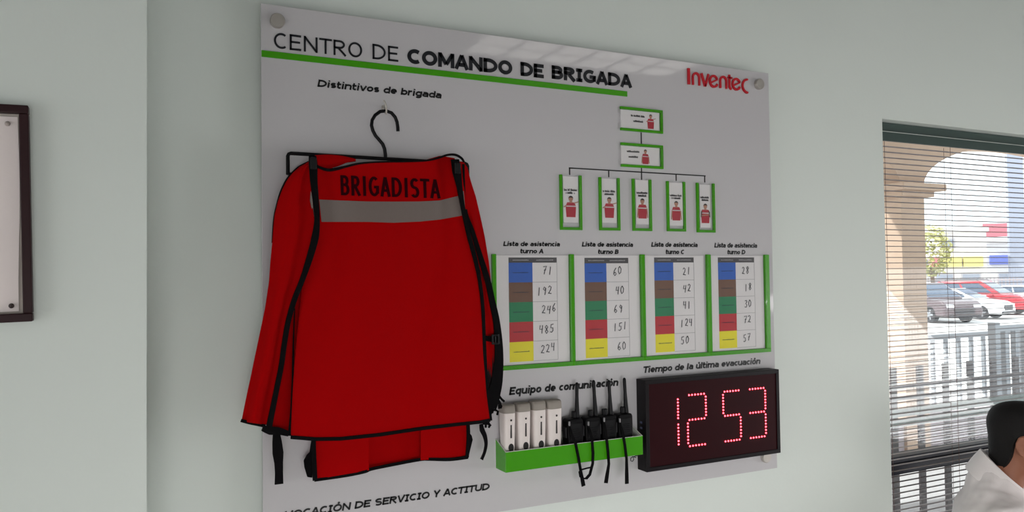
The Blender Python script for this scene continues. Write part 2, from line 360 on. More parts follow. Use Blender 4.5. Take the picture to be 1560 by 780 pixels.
# red logo, drawn as strokes
def stroke(mb, pts, wd, y0, thick, m=0):
    """flat stroke with mitred joints on the plane y = y0"""
    P = [Vector((p[0], 0, p[1])) for p in pts]; K = len(P); L_, R_ = [], []
    for k in range(K):
        t = (P[min(k+1, K-1)]-P[max(k-1, 0)])
        if t.length < 1e-9: t = Vector((1, 0, 0))
        t.normalize(); n = Vector((-t.z, 0, t.x))
        ww = wd[k] if isinstance(wd, (list, tuple)) else wd
        L_.append(P[k]+n*ww/2); R_.append(P[k]-n*ww/2)
    for k in range(K-1):
        q = [L_[k], L_[k+1], R_[k+1], R_[k]]
        A = [Vector((p.x, y0, p.z)) for p in q]; mb.hexa(A, [p+Vector((0, thick, 0)) for p in A], m)
def arc(cx, cz, rx, rz, a0, a1, n=14):
    return [(cx+rx*math.cos(math.radians(a0+(a1-a0)*k/n)), cz+rz*math.sin(math.radians(a0+(a1-a0)*k/n))) for k in range(n+1)]
p0 = at(1046.8, 128.8, 0); p1 = at(1138.6, 138.6, 0); LW = p1.x-p0.x; LZ = (p0.z+at(1100, 134.7, 0).z)/2; S = LW/7.1
lg = MB()
def lp(pts): return [(p0.x+x*S, LZ+z*S) for x, z in pts]
LK = 0.2*S
def ls(pts, wd=1.0): stroke(lg, lp(pts), LK*wd if not isinstance(wd, list) else [LK*q for q in wd], -0.0045, 0.0042)
xh = 1.15
ls([(0.13, 0), (0.13, 1.45)], 1.35)
for bx in (0.5, 3.67):
    ls([(bx+0.1, 0), (bx+0.1, 0.7)]); ls([(bx+0.1, 0.66)]+arc(bx+0.46, 0.7, 0.36, 0.38, 180, 0)+[(bx+0.82, 0.66)]); ls([(bx+0.82, 0.7), (bx+0.82, 0)])
ls([(1.58, xh), (2.0, 0.0)], 1.15); ls([(2.0, 0.0), (2.4, xh)], 1.0)
for cx in (3.0, 5.69):
    ls(arc(cx, 0.55, 0.45, 0.5, 25, 335, 24)); ls([(cx-0.3, 0.42), (cx+0.44, 0.76)], 0.8)
ls([(4.86, 1.35), (4.86, 0.3)]+arc(5.06, 0.3, 0.2, 0.25, 180, 275, 6)); ls([(4.66, xh-0.08), (5.2, xh-0.08)], 0.85)
ls(arc(7.06, 0.5, 0.62, 0.62, 86, 274, 22), [0.55]+[1.0]*21+[0.55])
lg.build('red_logo', M_red, board)

# organisation chart lines
ol = MB(); lw = 0.0016
def vline(u, v0, v1):
    a, b = at(u, v0, 0), at(u, v1, 0); x = (a.x+b.x)/2; ol.box(x-lw, x+lw, -0.0012, -0.0001, b.z, a.z)
vline(976.7, 202, 219); vline(977.2, 256, 274)
ta, tb = at(867.3, 255, 0), at(1074, 269, 0); tz = (ta.z+tb.z)/2
ol.box(ta.x-lw, tb.x+lw, -0.0012, -0.0001, tz-lw, tz+lw)
for (u, v1) in ((867.7, 266.5), (927.3, 270), (1030, 275.6), (1073.5, 278)):
    a = at(u, v1, 0); ol.box(a.x-lw, a.x+lw, -0.0012, -0.0001, a.z, tz)
ol.build('chart_line', M_black, board)

# ------------------------------------------------------------------ card holders and name cards
M_skin2 = mat('print_skin', (176, 128, 108), 0.6); M_hair2 = mat('print_hair', (48, 38, 36), 0.6); M_pr = mat('print_red', (176, 34, 54), 0.6)
M_pg = mat('print_grey', (205, 200, 200), 0.6); M_ink = mat('print_ink', (50, 48, 52), 0.6)
def figure(mb, cx, z0, h, pose):
    """small printed portrait: materials 1 skin 2 hair 3 red vest 4 grey band"""
    y, t = -0.00405, 0.0003
    def poly(pts, m, dy=0.0): mb.prism([Vector((cx+x*h*1.4, y-dy, z0+z*h)) for x, z in pts], (0, t, 0), m)
    hd = [(0.085*math.cos(a), 0.85+0.115*math.sin(a)) for a in [k*math.pi/7 for k in range(14)]]
    poly([(-0.17, 0), (0.17, 0), (0.2, 0.5), (0.14, 0.68), (-0.14, 0.68), (-0.2, 0.5)], 3)
    poly([(-0.2, 0.48), (0.2, 0.48), (0.19, 0.53), (-0.19, 0.53)], 4, 0.0003)
    poly([(-0.05, 0.66), (0.05, 0.66), (0.05, 0.8), (-0.05, 0.8)], 1, 0.0002)
    poly(hd, 1, 0.0003)
    poly([(0.09*math.cos(a), 0.86+0.125*math.sin(a)) for a in [k*math.pi/7 for k in range(8)]]+[(-0.06, 0.9), (0.06, 0.9)], 2, 0.0005)
    if pose == 'point':
        poly([(0.12, 0.62), (0.3, 0.7), (0.3, 0.74), (0.12, 0.68)], 1, 0.0004); poly([(-0.28, 0.48), (-0.18, 0.56), (-0.16, 0.5), (-0.26, 0.44)], 1, 0.0004)
    elif pose == 'fold':
        poly([(-0.2, 0.34), (0.2, 0.4), (0.2, 0.46), (-0.2, 0.4)], 1, 0.0004); poly([(-0.21, 0.3), (-0.17, 0.3), (-0.15, 0.66), (-0.2, 0.56)], 2, 0.0004); poly([(0.21, 0.3), (0.17, 0.3), (0.15, 0.66), (0.2, 0.56)], 2, 0.0004)
    else:
        poly([(-0.24, 0.05), (-0.2, 0.03), (-0.17, 0.5), (-0.21, 0.5)], 1, 0.0004); poly([(0.24, 0.05), (0.2, 0.03), (0.17, 0.5), (0.21, 0.5)], 1, 0.0004)
def scribble(mb, x0, x1, z, h, m):
    n = max(5, int((x1-x0)/0.0022)); rr = random.Random(int(x0*9999))
    for k in range(n):
        a = x0+(x1-x0)*k/n; b = a+(x1-x0)/n*0.72
        if rr.random() < 0.1: continue
        hh = h*rr.uniform(0.55, 1.0); mb.box(a, b, -0.0044, -0.0040, z, z+hh, m)
CM = [M_paper, M_skin2, M_hair2, M_pr, M_pg, M_ink]
def holder_h(l, t, r, b, lab, cardlab, cardx, figu, txt, pose):
    A, B = at(l, t, 0), at(r, b, 0); x0, x1, z1, z0 = A.x, B.x, A.z, B.z
    th = thing('card_holder', lab, 'card holder', ((x0+x1)/2, 0, z0), 'green edged card holders of the chart'); bar = 0.0075
    mb = MB(); mb.box(x0, x1, -0.0065, -0.0001, z1-bar, z1); mb.build('edge_strip', M_green, th, bevel=0.0006)
    mb = MB(); mb.box(x0, x1, -0.0065, -0.0001, z0, z0+bar); mb.build('edge_strip', M_green, th, bevel=0.0006)
    mb = MB(); mb.box(x1-bar, x1, -0.0065, -0.0001, z0+bar, z1-bar); mb.build('edge_strip', M_green, th, bevel=0.0006)
    # clear cover with a thumb notch on its open side
    zm = (z0+z1)/2; nt = [(x0-0.012, z0+0.004), (x1, z0+0.004), (x1, z1-0.004), (x0-0.012, z1-0.004)]+[(x0-0.012+0.014*math.sin(a), zm+0.014*math.cos(a)) for a in [math.pi*k/8 for k in range(9)]]
    mb = MB(); mb.prism([Vector((x, -0.0085, z)) for x, z in nt], (0, 0.0018, 0)); mb.build('clear_cover', M_clear, th)
    cx1 = at(cardx, (t+b)/2, 0).x
    c = thing('name_card', cardlab, 'card', ((x0+cx1)/2, -0.002, z0+bar), 'name cards of the chart')
    mb = MB(); mb.box(x0+0.001, cx1, -0.0036, -0.0008, z0+bar+0.0005, z1-bar-0.0005); mb.build('paper', M_paper, c)
    f = MB(); h = (z1-z0)*0.62; figure(f, at(figu, (t+b)/2, 0).x, z0+bar+0.004, h, pose); f.build('portrait', CM, c)
    f = MB(); ta, tb2 = at(txt[0], (t+b)/2, 0).x, at(txt[1], (t+b)/2, 0).x; z = zm+0.004
    scribble(f, ta, tb2, z+0.004, 0.006, 0); scribble(f, ta+(tb2-ta)*0.12, tb2-(tb2-ta)*0.12, z-0.011, 0.006, 0); f.build('printed_line', M_ink, c)
holder_h(943.8, 162.3, 1008.5, 204.3, 'green edged clear card holder at the top of the chart', 'white card with a portrait in the topmost holder of the chart', 1003, 990, (960, 981), 'point')
holder_h(944.5, 217.3, 1009.0, 258.0, 'green edged clear card holder second from the top, above the chart line', 'white card with a portrait in the second holder from the top', 1003, 982, (954, 973), 'stand')
ords = ('far left of the row of five', 'second from the left in the row of five', 'in the middle of the row of five', 'second from the right in the row of five', 'far right of the row of five')
def holder_v(k, l, lt, r, b, c0, c1, ct, cb, tv, fv, pose):
    A, B = at(l, lt, 0), at(r, b, 0); x0, x1, z1, z0 = A.x, B.x, A.z, B.z; bar = 0.0075
    th = thing('card_holder', 'upright green edged card holder, '+ords[k], 'card holder', ((x0+x1)/2, 0, z0), 'green edged card holders of the chart')
    for xa in (x0, x1-bar):
        mb = MB(); mb.box(xa, xa+bar, -0.0065, -0.0001, z0, z1); mb.build('edge_strip', M_green, th, bevel=0.0006)
    mb = MB(); mb.box(x0+bar, x1-bar, -0.0065, -0.0001, z0, z0+bar); mb.build('edge_strip', M_green, th, bevel=0.0006)
    xm = (x0+x1)/2; nt = [(x0+0.004, z1+0.004), (x0+0.004, z0), (x1-0.004, z0), (x1-0.004, z1+0.004)]+[(xm+0.012*math.cos(a), z1+0.004-0.012*math.sin(a)) for a in [math.pi*q/8 for q in range(9)]]
    mb = MB(); mb.prism([Vector((x, -0.0085, z)) for x, z in nt], (0, 0.0018, 0)); mb.build('clear_cover', M_clear, th)
    ca, cb_ = at(c0, ct, 0), at(c1, cb, 0)
    c = thing('name_card', 'white portrait card in the upright holder '+ords[k].replace('in the row of five', 'of five').replace('of the row of five', 'of five'), 'card', ((ca.x+cb_.x)/2, -0.002, cb_.z), 'name cards of the chart')
    mb = MB(); mb.box(ca.x, cb_.x, -0.0036, -0.0008, cb_.z, ca.z); mb.build('paper', M_paper, c)
    um = (c0+c1)/2; f0, f1 = at(um, fv[0], 0), at(um, fv[1], 0)
    f = MB(); figure(f, (ca.x+cb_.x)/2, f1.z, f0.z-f1.z, pose); f.build('portrait', CM, c)
    w_ = cb_.x-ca.x; f = MB(); z1_ = at(um, tv[0], 0).z; z2_ = at(um, tv[1], 0).z
    scribble(f, ca.x+0.06*w_, cb_.x-0.08*w_, z1_-0.003, 0.0065, 0); scribble(f, ca.x+0.17*w_, cb_.x-0.17*w_, z2_-0.003, 0.0065, 0); f.build('printed_line', M_ink, c)
holder_v(0, 851.3, 266, 885.8, 350.9, 856.5, 880.2, 268.5, 339.6, (289.5, 294), (298, 331), 'point')
holder_v(1, 911, 270, 943.7, 351.6, 915.5, 938.3, 272, 340, (291.5, 296), (300, 332), 'point')
holder_v(2, 961.7, 272.5, 992, 352.3, 967, 987.5, 274, 342, (294, 298.5), (302, 333), 'stand')
holder_v(3, 1014, 276, 1043.5, 353, 1018, 1039.5, 278, 344, (298, 302), (306, 336), 'stand')
holder_v(4, 1059.4, 278.5, 1088.3, 354.6, 1064.5, 1081.5, 281, 347, (301, 305), (310, 340), 'fold')

# ------------------------------------------------------------------ pocket rack with four attendance sheets
RZ1 = (at(751, 387.5, 0).z+at(1166, 388, 0).z)/2
RZ0 = (at(870, 557, 0).z+at(1166, 535.8, 0).z)/2; RB0 = (at(870, 551, 0).z+at(1166, 529.8, 0).z)/2
rx = [(at(748.5, 430, 0).x, at(754.5, 430, 0).x), (at(866.5, 430, 0).x, at(873, 430, 0).x), (at(974.3, 430, 0).x, at(980.7, 430, 0).x), (at(1074.8, 430, 0).x, at(1081, 430, 0).x), (at(1163.2, 430, 0).x, at(1169.6, 430, 0).x)]
rack = thing('document_rack', 'row of four clear pockets with green dividers across the right of the board', 'document rack', ((rx[0][0]+rx[4][1])/2, 0, RZ0))
for a, b in rx:
    mb = MB(); mb.box(a, b, -0.0085, -0.0001, RB0, RZ1); mb.build('divider', M_green, rack, bevel=0.0008)
mb = MB(); mb.box(rx[0][0], rx[4][1], -0.0085, -0.0001, RZ0, RB0); mb.build('bottom_strip', M_green, rack, bevel=0.0008)
for k in range(4):
    mb = MB(); mb.box(rx[k][1]-0.004, rx[k+1][0]+0.004, -0.0105, -0.0088, RZ0+0.002, RZ1-0.003); mb.build('clear_pocket', M_clear, rack)
CELLS = [mat('print_header', (74, 70, 74), 0.6), mat('print_blue', (36, 92, 186), 0.6), mat('print_brown', (112, 78, 62), 0.6), mat('print_green', (22, 126, 82), 0.6), mat('print_crimson', (186, 34, 48), 0.6), mat('print_yellow', (234, 222, 34), 0.6), mat('table_rule', (170, 168, 170), 0.6), mat('cell_ink', (20, 40, 60), 0.6)]
DIG = {
 '0': [[(.5, 1), (.2, .75), (.15, .35), (.4, 0), (.75, .2), (.85, .65), (.5, 1), (.35, .92)]],
 '1': [[(.5, 1), (.48, .5), (.45, 0)]],
 '2': [[(.15, .8), (.4, 1), (.75, .85), (.65, .5), (.2, .05), (.45, .1), (.9, .05)]],
 '3': [[(.15, .92), (.6, 1), (.75, .8), (.4, .55), (.8, .35), (.6, .02), (.15, .08)]],
 '4': [[(.25, 1), (.15, .5), (.8, .55)], [(.75, 1), (.65, 0)]],
 '5': [[(.85, 1), (.3, .95), (.22, .55), (.7, .55), (.75, .2), (.45, 0), (.1, .08)]],
 '6': [[(.7, 1), (.3, .6), (.18, .2), (.5, 0), (.8, .22), (.55, .45), (.25, .3)]],
 '7': [[(.1, .92), (.85, 1), (.55, .5), (.4, 0)], [(.3, .5), (.75, .55)]],
 '8': [[(.5, .52), (.2, .8), (.5, 1), (.78, .8), (.25, .25), (.5, 0), (.8, .22), (.5, .52)]],
 '9': [[(.75, .8), (.4, .98), (.2, .72), (.55, .55), (.76, .85), (.7, .3), (.6, 0)]]}
def sheet(k, name, x0u, x1u, tu0, tus, tu1, hv0, hv1, bv, nums, lab, ink):
    vb = 430
    xa, xb = at(x0u, vb, -0.001).x, at(x1u, vb, -0.001).x; za = RZ1-0.003; zb = RB0+0.001
    t = thing('attendance_sheet', lab, 'paper sheet', ((xa+xb)/2, -0.001, zb), 'attendance sheets in the pockets')
    mb = MB(); mb.box(xa, xb, -0.0022, -0.0006, zb, za); mb.build('paper', M_paper, t)
    t0, ts, t1 = at(tu0, vb, -0.0022).x, at(tus, vb, -0.0022).x, at(tu1, vb, -0.0022).x
    um = (tu0+tus)/2; h0, h1, hb = at(um, hv0, -0.0022).z, at(um, hv1, -0.0022).z, at(um, bv, -0.0022).z
    mb = MB(); y0, y1 = -0.0026, -0.0023
    mb.box(t0, t1, y0, y1, h1, h0, 0); rh = (h1-hb)/5
    for r in range(5):
        mb.box(t0, ts, y0, y1, h1-rh*(r+1), h1-rh*r, r+1)
        mb.box(ts, t1, y0, y1, h1-rh*(r+1)-0.0006, h1-rh*(r+1)+0.0006, 6)
        xx = t0+(ts-t0)*0.17
        while xx < t0+(ts-t0)*0.8:
            mb.box(xx, xx+0.003, y0-0.0003, y0-0.00005, h1-rh*(r+0.5)-0.0012, h1-rh*(r+0.5)+random.uniform(0.0004, 0.0014), 7); xx += 0.0042
    mb.box(t1-0.0006, t1+0.0006, y0, y1, hb, h1, 6)
    xx = t0+0.012
    while xx < t1-0.012:
        if abs(xx-ts) > 0.01: mb.box(xx, xx+0.003, y0-0.0003, y0-0.00005, (h0+h1)/2-0.0012, (h0+h1)/2+random.uniform(0.0006, 0.0016), 6)
        xx += 0.0043
    mb.build('printed_table', CELLS, t)
    for r, s_ in enumerate(nums):
        hw = MB()
        cw = (t1-ts); dh = rh*0.42; dw = min(cw*0.2, dh*0.62); tot = dw*1.2*len(s_); x = ts+cw*0.56-tot/2+random.uniform(-0.08, 0.1)*cw; z = h1-rh*(r+0.5)-dh/2+rh*random.uniform(-0.02, 0.08)
        for q, ch in enumerate(s_):
            rnd = random.Random(k*100+r*10+q); zz = z+dh*rnd.uniform(-0.12, 0.12)+dh*0.1*q; sh = rnd.uniform(0.0, 0.22)
            for st in DIG[ch]:
                stroke(hw, [(x+dw*(px+sh*pz), zz+dh*pz) for px, pz in st], 0.0022, -0.0032, 0.0004)
            x += dw*1.2
        hw.build('handwritten_number', ink, t)
ink = mat('pencil_ink', (58, 56, 66), 0.6)
sheet(0, 'A', 755.3, 865.8, 775, 811.3, 848.5, 392.3, 400.2, 551.0, ('71', '192', '246', '485', '224'), 'white sheet with the numbers 71 to 224 in the leftmost pocket, beside the vest', ink)
sheet(1, 'B', 873.8, 973.0, 890.8, 924, 957.6, 392.8, 401.2, 544.8, ('60', '40', '69', '151', '60'), 'white sheet with the numbers 60, 40, 69, 151 in the second pocket', ink)
sheet(2, 'C', 981.5, 1072, 997, 1026, 1057.3, 392.3, 399.9, 536.5, ('21', '42', '41', '124', '50'), 'white sheet with the numbers 21, 42, 41, 124 in the third pocket', ink)
sheet(3, 'D', 1082, 1162.5, 1094.2, 1121.0, 1149.4, 392.2, 399.9, 530.5, ('28', '18', '30', '72', '57'), 'white sheet with the numbers 28, 18, 30, 72 in the rightmost pocket', ink)

# ------------------------------------------------------------------ green tray
TD = 0.06
tx0 = at(770.3, 700, -TD).x; tx1 = at(979.3, 680, -TD).x
tz0 = (at(769.8, 720.8, -TD).z+at(979.5, 692, -TD).z)/2; tzf = (at(771, 689.5, -TD).z+at(979, 664, -TD).z)/2
tzb = (at(752.7, 664.3, 0).z+at(965.8, 648.9, 0).z)/2
tray = thing('tray', 'long green open tray with white inside fixed low on the board', 'tray', ((tx0+tx1)/2, 0, tz0))
M_twhite = mat('tray_edge_white', (226, 228, 220), 0.4)
w_ = 0.003
mb = MB(); mb.box(tx0, tx1, -TD, -TD+w_, tz0, tzf); mb.build('front_panel', M_green, tray, bevel=0.0005)
mb = MB(); mb.box(tx0, tx1, -w_-0.0003, -0.0003, tz0, tzb); mb.build('back_panel', M_twhite, tray)
mb = MB(); mb.box(tx0+w_, tx1-w_, -TD+w_, -w_, tz0, tz0+w_); mb.build('tray_floor', M_green, tray)
for xa in (tx0, tx1-w_):
    mb = MB(); pr = [Vector((xa, -TD+w_, tz0)), Vector((xa, -w_, tz0)), Vector((xa, -w_, tzb)), Vector((xa, -TD+w_, tzf))]
    mb.prism(pr, (w_, 0, 0)); sp_ = mb.build('side_panel', M_green, tray)
    mb = MB(); e = 0.0008; xe = xa
    mb.hexa([Vector((xe, -TD, tzf)), Vector((xe+w_, -TD, tzf)), Vector((xe+w_, -w_, tzb)), Vector((xe, -w_, tzb))], [Vector((xe, -TD, tzf+e)), Vector((xe+w_, -TD, tzf+e)), Vector((xe+w_, -w_, tzb+e)), Vector((xe, -w_, tzb+e))])
    mb.build('white_edge', M_twhite, sp_)
    if xa == tx1-w_:
        mb = MB(); mb.prism([Vector((xa-0.0006, p.y, p.z)) for p in pr], (0.0005, 0, 0)); mb.build('white_lining', M_twhite, sp_)
mb = MB(); mb.box(tx0, tx1, -TD, -TD+w_, tzf+0.0002, tzf+0.0012); mb.build('white_edge', M_twhite, tray)

# ------------------------------------------------------------------ four white hand-held devices
M_dev = mat('ivory_plastic', (228, 218, 214), 0.4); M_cap = mat('grey_rubber', (150, 142, 134), 0.6, bump=0.15, bscale=300); M_dark = mat('dark_mark', (46, 36, 36), 0.4)
devs = ((768.7, 786.7, 615.5, 630, 'white hand-held device with grey cap at the left end of the tray'), (790.5, 810, 613, 627.5, 'white grey-capped device second from the left in the tray'),
        (814, 833.5, 609.8, 625, 'white grey-capped device third from the left in the tray'), (836.5, 857.8, 608.3, 623, 'white grey-capped device nearest the radios in the tray'))
for k, (ul, ur, vt, vc, lab) in enumerate(devs):
    yf, yb = -0.050, -0.012
    xl, xr = at(ul, 640, yf).x, at(ur, 640, yf).x; zt_ = at((ul+ur)/2, vt, -0.03).z; zc_ = at((ul+ur)/2, vc, yf).z; zb_ = tz0+w_+0.0005
    t = thing('handheld_device', lab, 'handheld device', ((xl+xr)/2, -0.03, zb_), 'white hand-held devices in the tray')
    def ring(z, sx, y0, y1, n=28):
        cx, cy, hx, hy = (xl+xr)/2, (y0+y1)/2, (xr-xl)/2*sx, (y1-y0)/2; out = []
        for i in range(n):
            a = 2*math.pi*i/n; c_, s_ = math.cos(a), math.sin(a); e = 0.5
            out.append(Vector((cx+hx*math.copysign(abs(c_)**e, c_), cy+hy*math.copysign(abs(s_)**e, s_), z)))
        return out
    hb = zc_-zb_
    mb = MB(); mb.loft([ring(zb_, 0.80, yf+0.006, yb-0.006), ring(zb_+0.004, 0.86, yf+0.004, yb-0.004), ring(zb_+hb*0.35, 0.92, yf+0.003, yb-0.003), ring(zb_+hb*0.75, 1.0, yf+0.001, yb), ring(zc_-0.002, 1.02, yf, yb), ring(zc_, 1.0, yf+0.0005, yb-0.0005)])
    mb.build('body', M_dev, t, smooth=True)
    hc = zt_-zc_
    mb = MB(); mb.loft([ring(zc_, 1.0, yf+0.001, yb-0.001), ring(zc_+0.001, 1.05, yf-0.0005, yb), ring(zc_+hc*0.6, 1.07, yf+0.001, yb), ring(zc_+hc*0.88, 1.06, yf+0.003, yb), ring(zc_+hc, 0.98, yf+0.006, yb-0.002)])
    mb.build('cap', M_cap, t, smooth=True)
    cx = (xl+xr)/2+0.002
    zz = lambda v: at((ul+ur)/2, v, yf).z
    dv = 0 if k == 0 else (-2.7, -5, -7.3)[k-1]
    yfa = yf+0.0008
    mb = MB(); mb.disc((cx, yfa-0.0008, zz(640.5+dv)), 0.0027, yfa+0.003, 12); mb.build('dot_mark', M_dark, t)
    a, b = zz(647.5+dv), zz(668+dv)
    mb = MB(); mb.box(cx-0.0023, cx+0.0023, yfa-0.0004, yfa+0.0045, b, a); mb.build('slot', M_dark, t, bevel=0.001)
    mb = MB(); c0 = zz(682.5+dv); mb.prism([Vector((cx+0.0074*math.cos(q), yfa+0.0012, c0+0.0100*math.sin(q))) for q in [2*math.pi*i/20 for i in range(20)]], (0, 0.005, 0)); mb.build('thumb_button', mat('button_black', (22, 18, 20), 0.45), t)

# ------------------------------------------------------------------ four two-way radios
radios = (
 dict(tip=(878.8, 582.5), base=(879, 632), knob=(874, 628), l=865.5, r=889, top=636, strap=[(867, 648), (870, 660), (877, 676), (881, 696), (884.6, 717), (889, 740.5)], lab='black two-way radio nearest the white devices, strap tied to its neighbour'),
 dict(tip=(904, 579), base=(907.5, 632), knob=(899.5, 626), l=892.5, r=915.5, top=633.5, strap=[(896, 648), (899, 658), (902, 670), (903.5, 690), (903, 706), (898.5, 723), (893, 729)], lab='second black two-way radio from the left, its strap looped to the first'),
 dict(tip=(927.5, 579), base=(930.5, 630), knob=(921, 624), l=918.5, r=940, top=631, strap=[(920, 642), (922, 655), (924.5, 671), (926.5, 690), (927.5, 707), (923, 736)], lab='third black two-way radio from the left, strap hanging straight'),
 dict(tip=(951, 575.5), base=(954, 628), knob=(948, 621), l=943, r=964.5, top=628.5, strap=[(944, 643), (949, 660), (952, 678), (954.5, 699), (955, 737)], lab='black two-way radio at the right end of the tray, beside the clock'))
for k, rd in enumerate(radios):
    yf, yb = -0.048, -0.016
    xl, xr = at(rd['l'], 650, yf).x, at(rd['r'], 650, yf).x; zt_ = at((rd['l']+rd['r'])/2, rd['top'], -0.03).z; zb_ = tz0+w_+0.0005
    t = thing('two_way_radio', rd['lab'], 'radio', ((xl+xr)/2, -0.03, zb_), 'two-way radios in the tray')
    cx = (xl+xr)/2; hw_ = (xr-xl)/2
    mb = MB(); pts = []
    prof = [(-0.82, 0), (0.82, 0), (0.9, 0.25), (1.0, 0.62), (1.0, 0.93), (0.86, 1.0), (-0.8, 1.0), (-1.0, 0.93), (-1.0, 0.62), (-0.9, 0.25)]
    mb.prism([Vector((cx+a*hw_, yf, zb_+b*(zt_-zb_))) for a, b in prof], (0, yb-yf, 0)); mb.build('body', M_radio, t, bevel=0.0035, seg=3)
    mb = MB(); hz = zt_-zb_
    mb.box(cx-hw_*0.7, cx+hw_*0.72, yf-0.0015, yf+0.002, zb_+hz*0.5, zb_+hz*0.9)
    for q in range(5): mb.box(cx-hw_*0.5, cx+hw_*0.5, yf-0.0026, yf-0.001, zb_+hz*(0.54+0.05*q), zb_+hz*(0.56+0.05*q))
    mb.build('speaker_grille', mat('radio_grille', (13, 12, 15), 0.5, spec=0.2), t, bevel=0.0008)
    mb = MB(); mb.box(xl-0.0022, xl+0.002, -0.04, -0.026, zb_+hz*0.55, zb_+hz*0.8); mb.build('talk_button', mat('talk_key', (30, 29, 33), 0.55), t, bevel=0.001)
    kb = at(rd['knob'][0], rd['knob'][1], -0.03)
    mb = MB(); n = 16; rk = 0.0062 if k != 2 else 0.0075
    mb.loft([[Vector((kb.x+r*math.cos(2*math.pi*i/n)*(1 if i % 2 else 0.93), -0.03+r*math.sin(2*math.pi*i/n), z)) for i in range(n)] for z, r in ((zt_-0.002, rk), (kb.z+0.001, rk), (kb.z+0.003, rk*0.8))]); mb.build('volume_knob', M_plastic, t)
    a0 = at(rd['base'][0], rd['base'][1], -0.03); a1 = at(rd['tip'][0], rd['tip'][1], -0.03); a0.z = zt_-0.001
    mb = MB(); P = [a0.lerp(a1, s_) for s_ in (0, 0.1, 0.3, 0.6, 0.9, 0.97, 1.0)]; mb.tube(P, [0.0068, 0.0066, 0.0056, 0.0045, 0.0047, 0.0042, 0.002], 12); mb.build('antenna', M_plastic, t, smooth=True)
    # wrist strap: lug, then over the front edge of the tray
    n = len(rd['strap']); Y = [-0.0515, -0.0635] + [-0.0650]*(n-2)
    if n == 7: Y = [-0.0515, -0.0635, -0.0655, -0.0655, -0.0655, -0.067, -0.067]
    P0 = [at(u, v, Y[i]) for i, (u, v) in enumerate(rd['strap'])]; P = []
    for i in range(n-1):
        for s_ in (0, 0.33, 0.66): P.append(P0[i].lerp(P0[i+1], s_))
    P.append(P0[-1]); wd_ = [0.0074]*len(P); wd_[0:3] = [0.005, 0.006, 0.0068]
    if k != 1: wd_[-3:] = [0.0088, 0.0105, 0.011]
    mb = MB(); mb.ribbon(P, wd_, 0.0022)
    if k == 1: mb.tube([at(u, v, -0.0712) for u, v in ((901.0, 712), (895, 713), (886, 715.5), (882.3, 719), (883.5, 726), (888, 729), (893, 729))], 0.0022, 8)
    st = mb.build('wrist_strap', M_bind, t, smooth=True, angle=60)
    lgp = P0[0]; mb = MB(); mb.box(lgp.x-0.0022, lgp.x+0.0022, -0.0545, -0.0500, lgp.z-0.001, lgp.z+0.010); mb.build('strap_lug', mat('lug_grey', (130, 128, 130), 0.3, metal=0.6), st, bevel=0.0008)

# ------------------------------------------------------------------ red LED clock
CD = 0.043
cx0 = (at(985, 580, -CD).x+at(983.6, 721.5, -CD).x)/2; cx1 = (at(1187.5, 562, -CD).x+at(1188.7, 688.7, -CD).x)/2
cz1 = (at(985, 580, -CD).z+at(1187.5, 562, -CD).z)/2; cz0 = (at(983.6, 721.5, -CD).z+at(1188.7, 688.7, -CD).z)/2
clk = thing('led_clock', 'black box clock with red dotted digits 12 53 at the lower right of the board', 'clock', ((cx0+cx1)/2, 0, cz0))
M_house = mat('clock_housing', (13, 7, 12), 0.5, spec=0.18, bump=0.05, bscale=300)
mb = MB(); bz = 0.012
mb.box(cx0, cx1, -CD+0.006, -0.0003, cz0, cz1)
mb.box(cx0, cx1, -CD, -CD+0.006, cz1-bz, cz1); mb.box(cx0, cx1, -CD, -CD+0.006, cz0, cz0+bz)
mb.box(cx0, cx0+bz, -CD, -CD+0.006, cz0+bz, cz1-bz); mb.box(cx1-bz, cx1, -CD, -CD+0.006, cz0+bz, cz1-bz)
mb.build('housing', M_house, clk, bevel=0.001)
FY = -CD+0.0025
mb = MB(); mb.box(cx0+bz, cx1-bz, FY, FY+0.003, cz0+bz, cz1-bz); mb.build('face', mat('clock_face', (42, 6, 12), 0.5, spec=0.08), clk)
M_led = mat('led_dot', (255, 60, 70), 0.4, emit=(255, 62, 74), estr=11.0)
c7 = lambda x, y: at(940+x/3.9, 540+y/3.9, FY)
zT = (c7(428, 242).z+c7(882, 197).z)/2; zM = (c7(430, 389).z+c7(878, 338).z)/2; zB = (c7(430, 543).z+c7(878, 487).z)/2
X = {'1': c7(363, 400).x, '2l': c7(420, 400).x, '2r': c7(527, 300).x, '5l': c7(630, 300).x, '5r': c7(735, 430).x, '3r': c7(881.5, 340).x}
gw = X['2r']-X['2l']; X['3l'] = X['3r']-gw
dotr = 0.0027
def digit(name, segs):
    mb = MB()
    for p in segs: mb.dome((p[0], FY-0.0002, p[1]), dotr, 0.0028, 8)
    return mb.build(name, M_led, clk)
def hrow(xl, xr, z): return [(xl+(xr-xl)*(0.09+0.82*q/5), z) for q in range(6)]
def vrow(x, za, zb): return [(x, za+(zb-za)*(0.125+0.75*q/6)) for q in range(7)]
digit('digit', vrow(X['1'], zT, zM)+vrow(X['1'], zM, zB))
digit('digit', hrow(X['2l'], X['2r'], zT)+vrow(X['2r'], zT, zM)+hrow(X['2l'], X['2r'], zM)+vrow(X['2l'], zM, zB)+hrow(X['2l'], X['2r'], zB))
digit('digit', hrow(X['5l'], X['5r'], zT)+vrow(X['5l'], zT, zM)+hrow(X['5l'], X['5r'], zM)+vrow(X['5r'], zM, zB)+hrow(X['5l'], X['5r'], zB))
digit('digit', hrow(X['3l'], X['3r'], zT)+vrow(X['3r'], zT, zM)+hrow(X['3l'], X['3r'], zM)+vrow(X['3r'], zM, zB)+hrow(X['3l'], X['3r'], zB))
mb = MB()
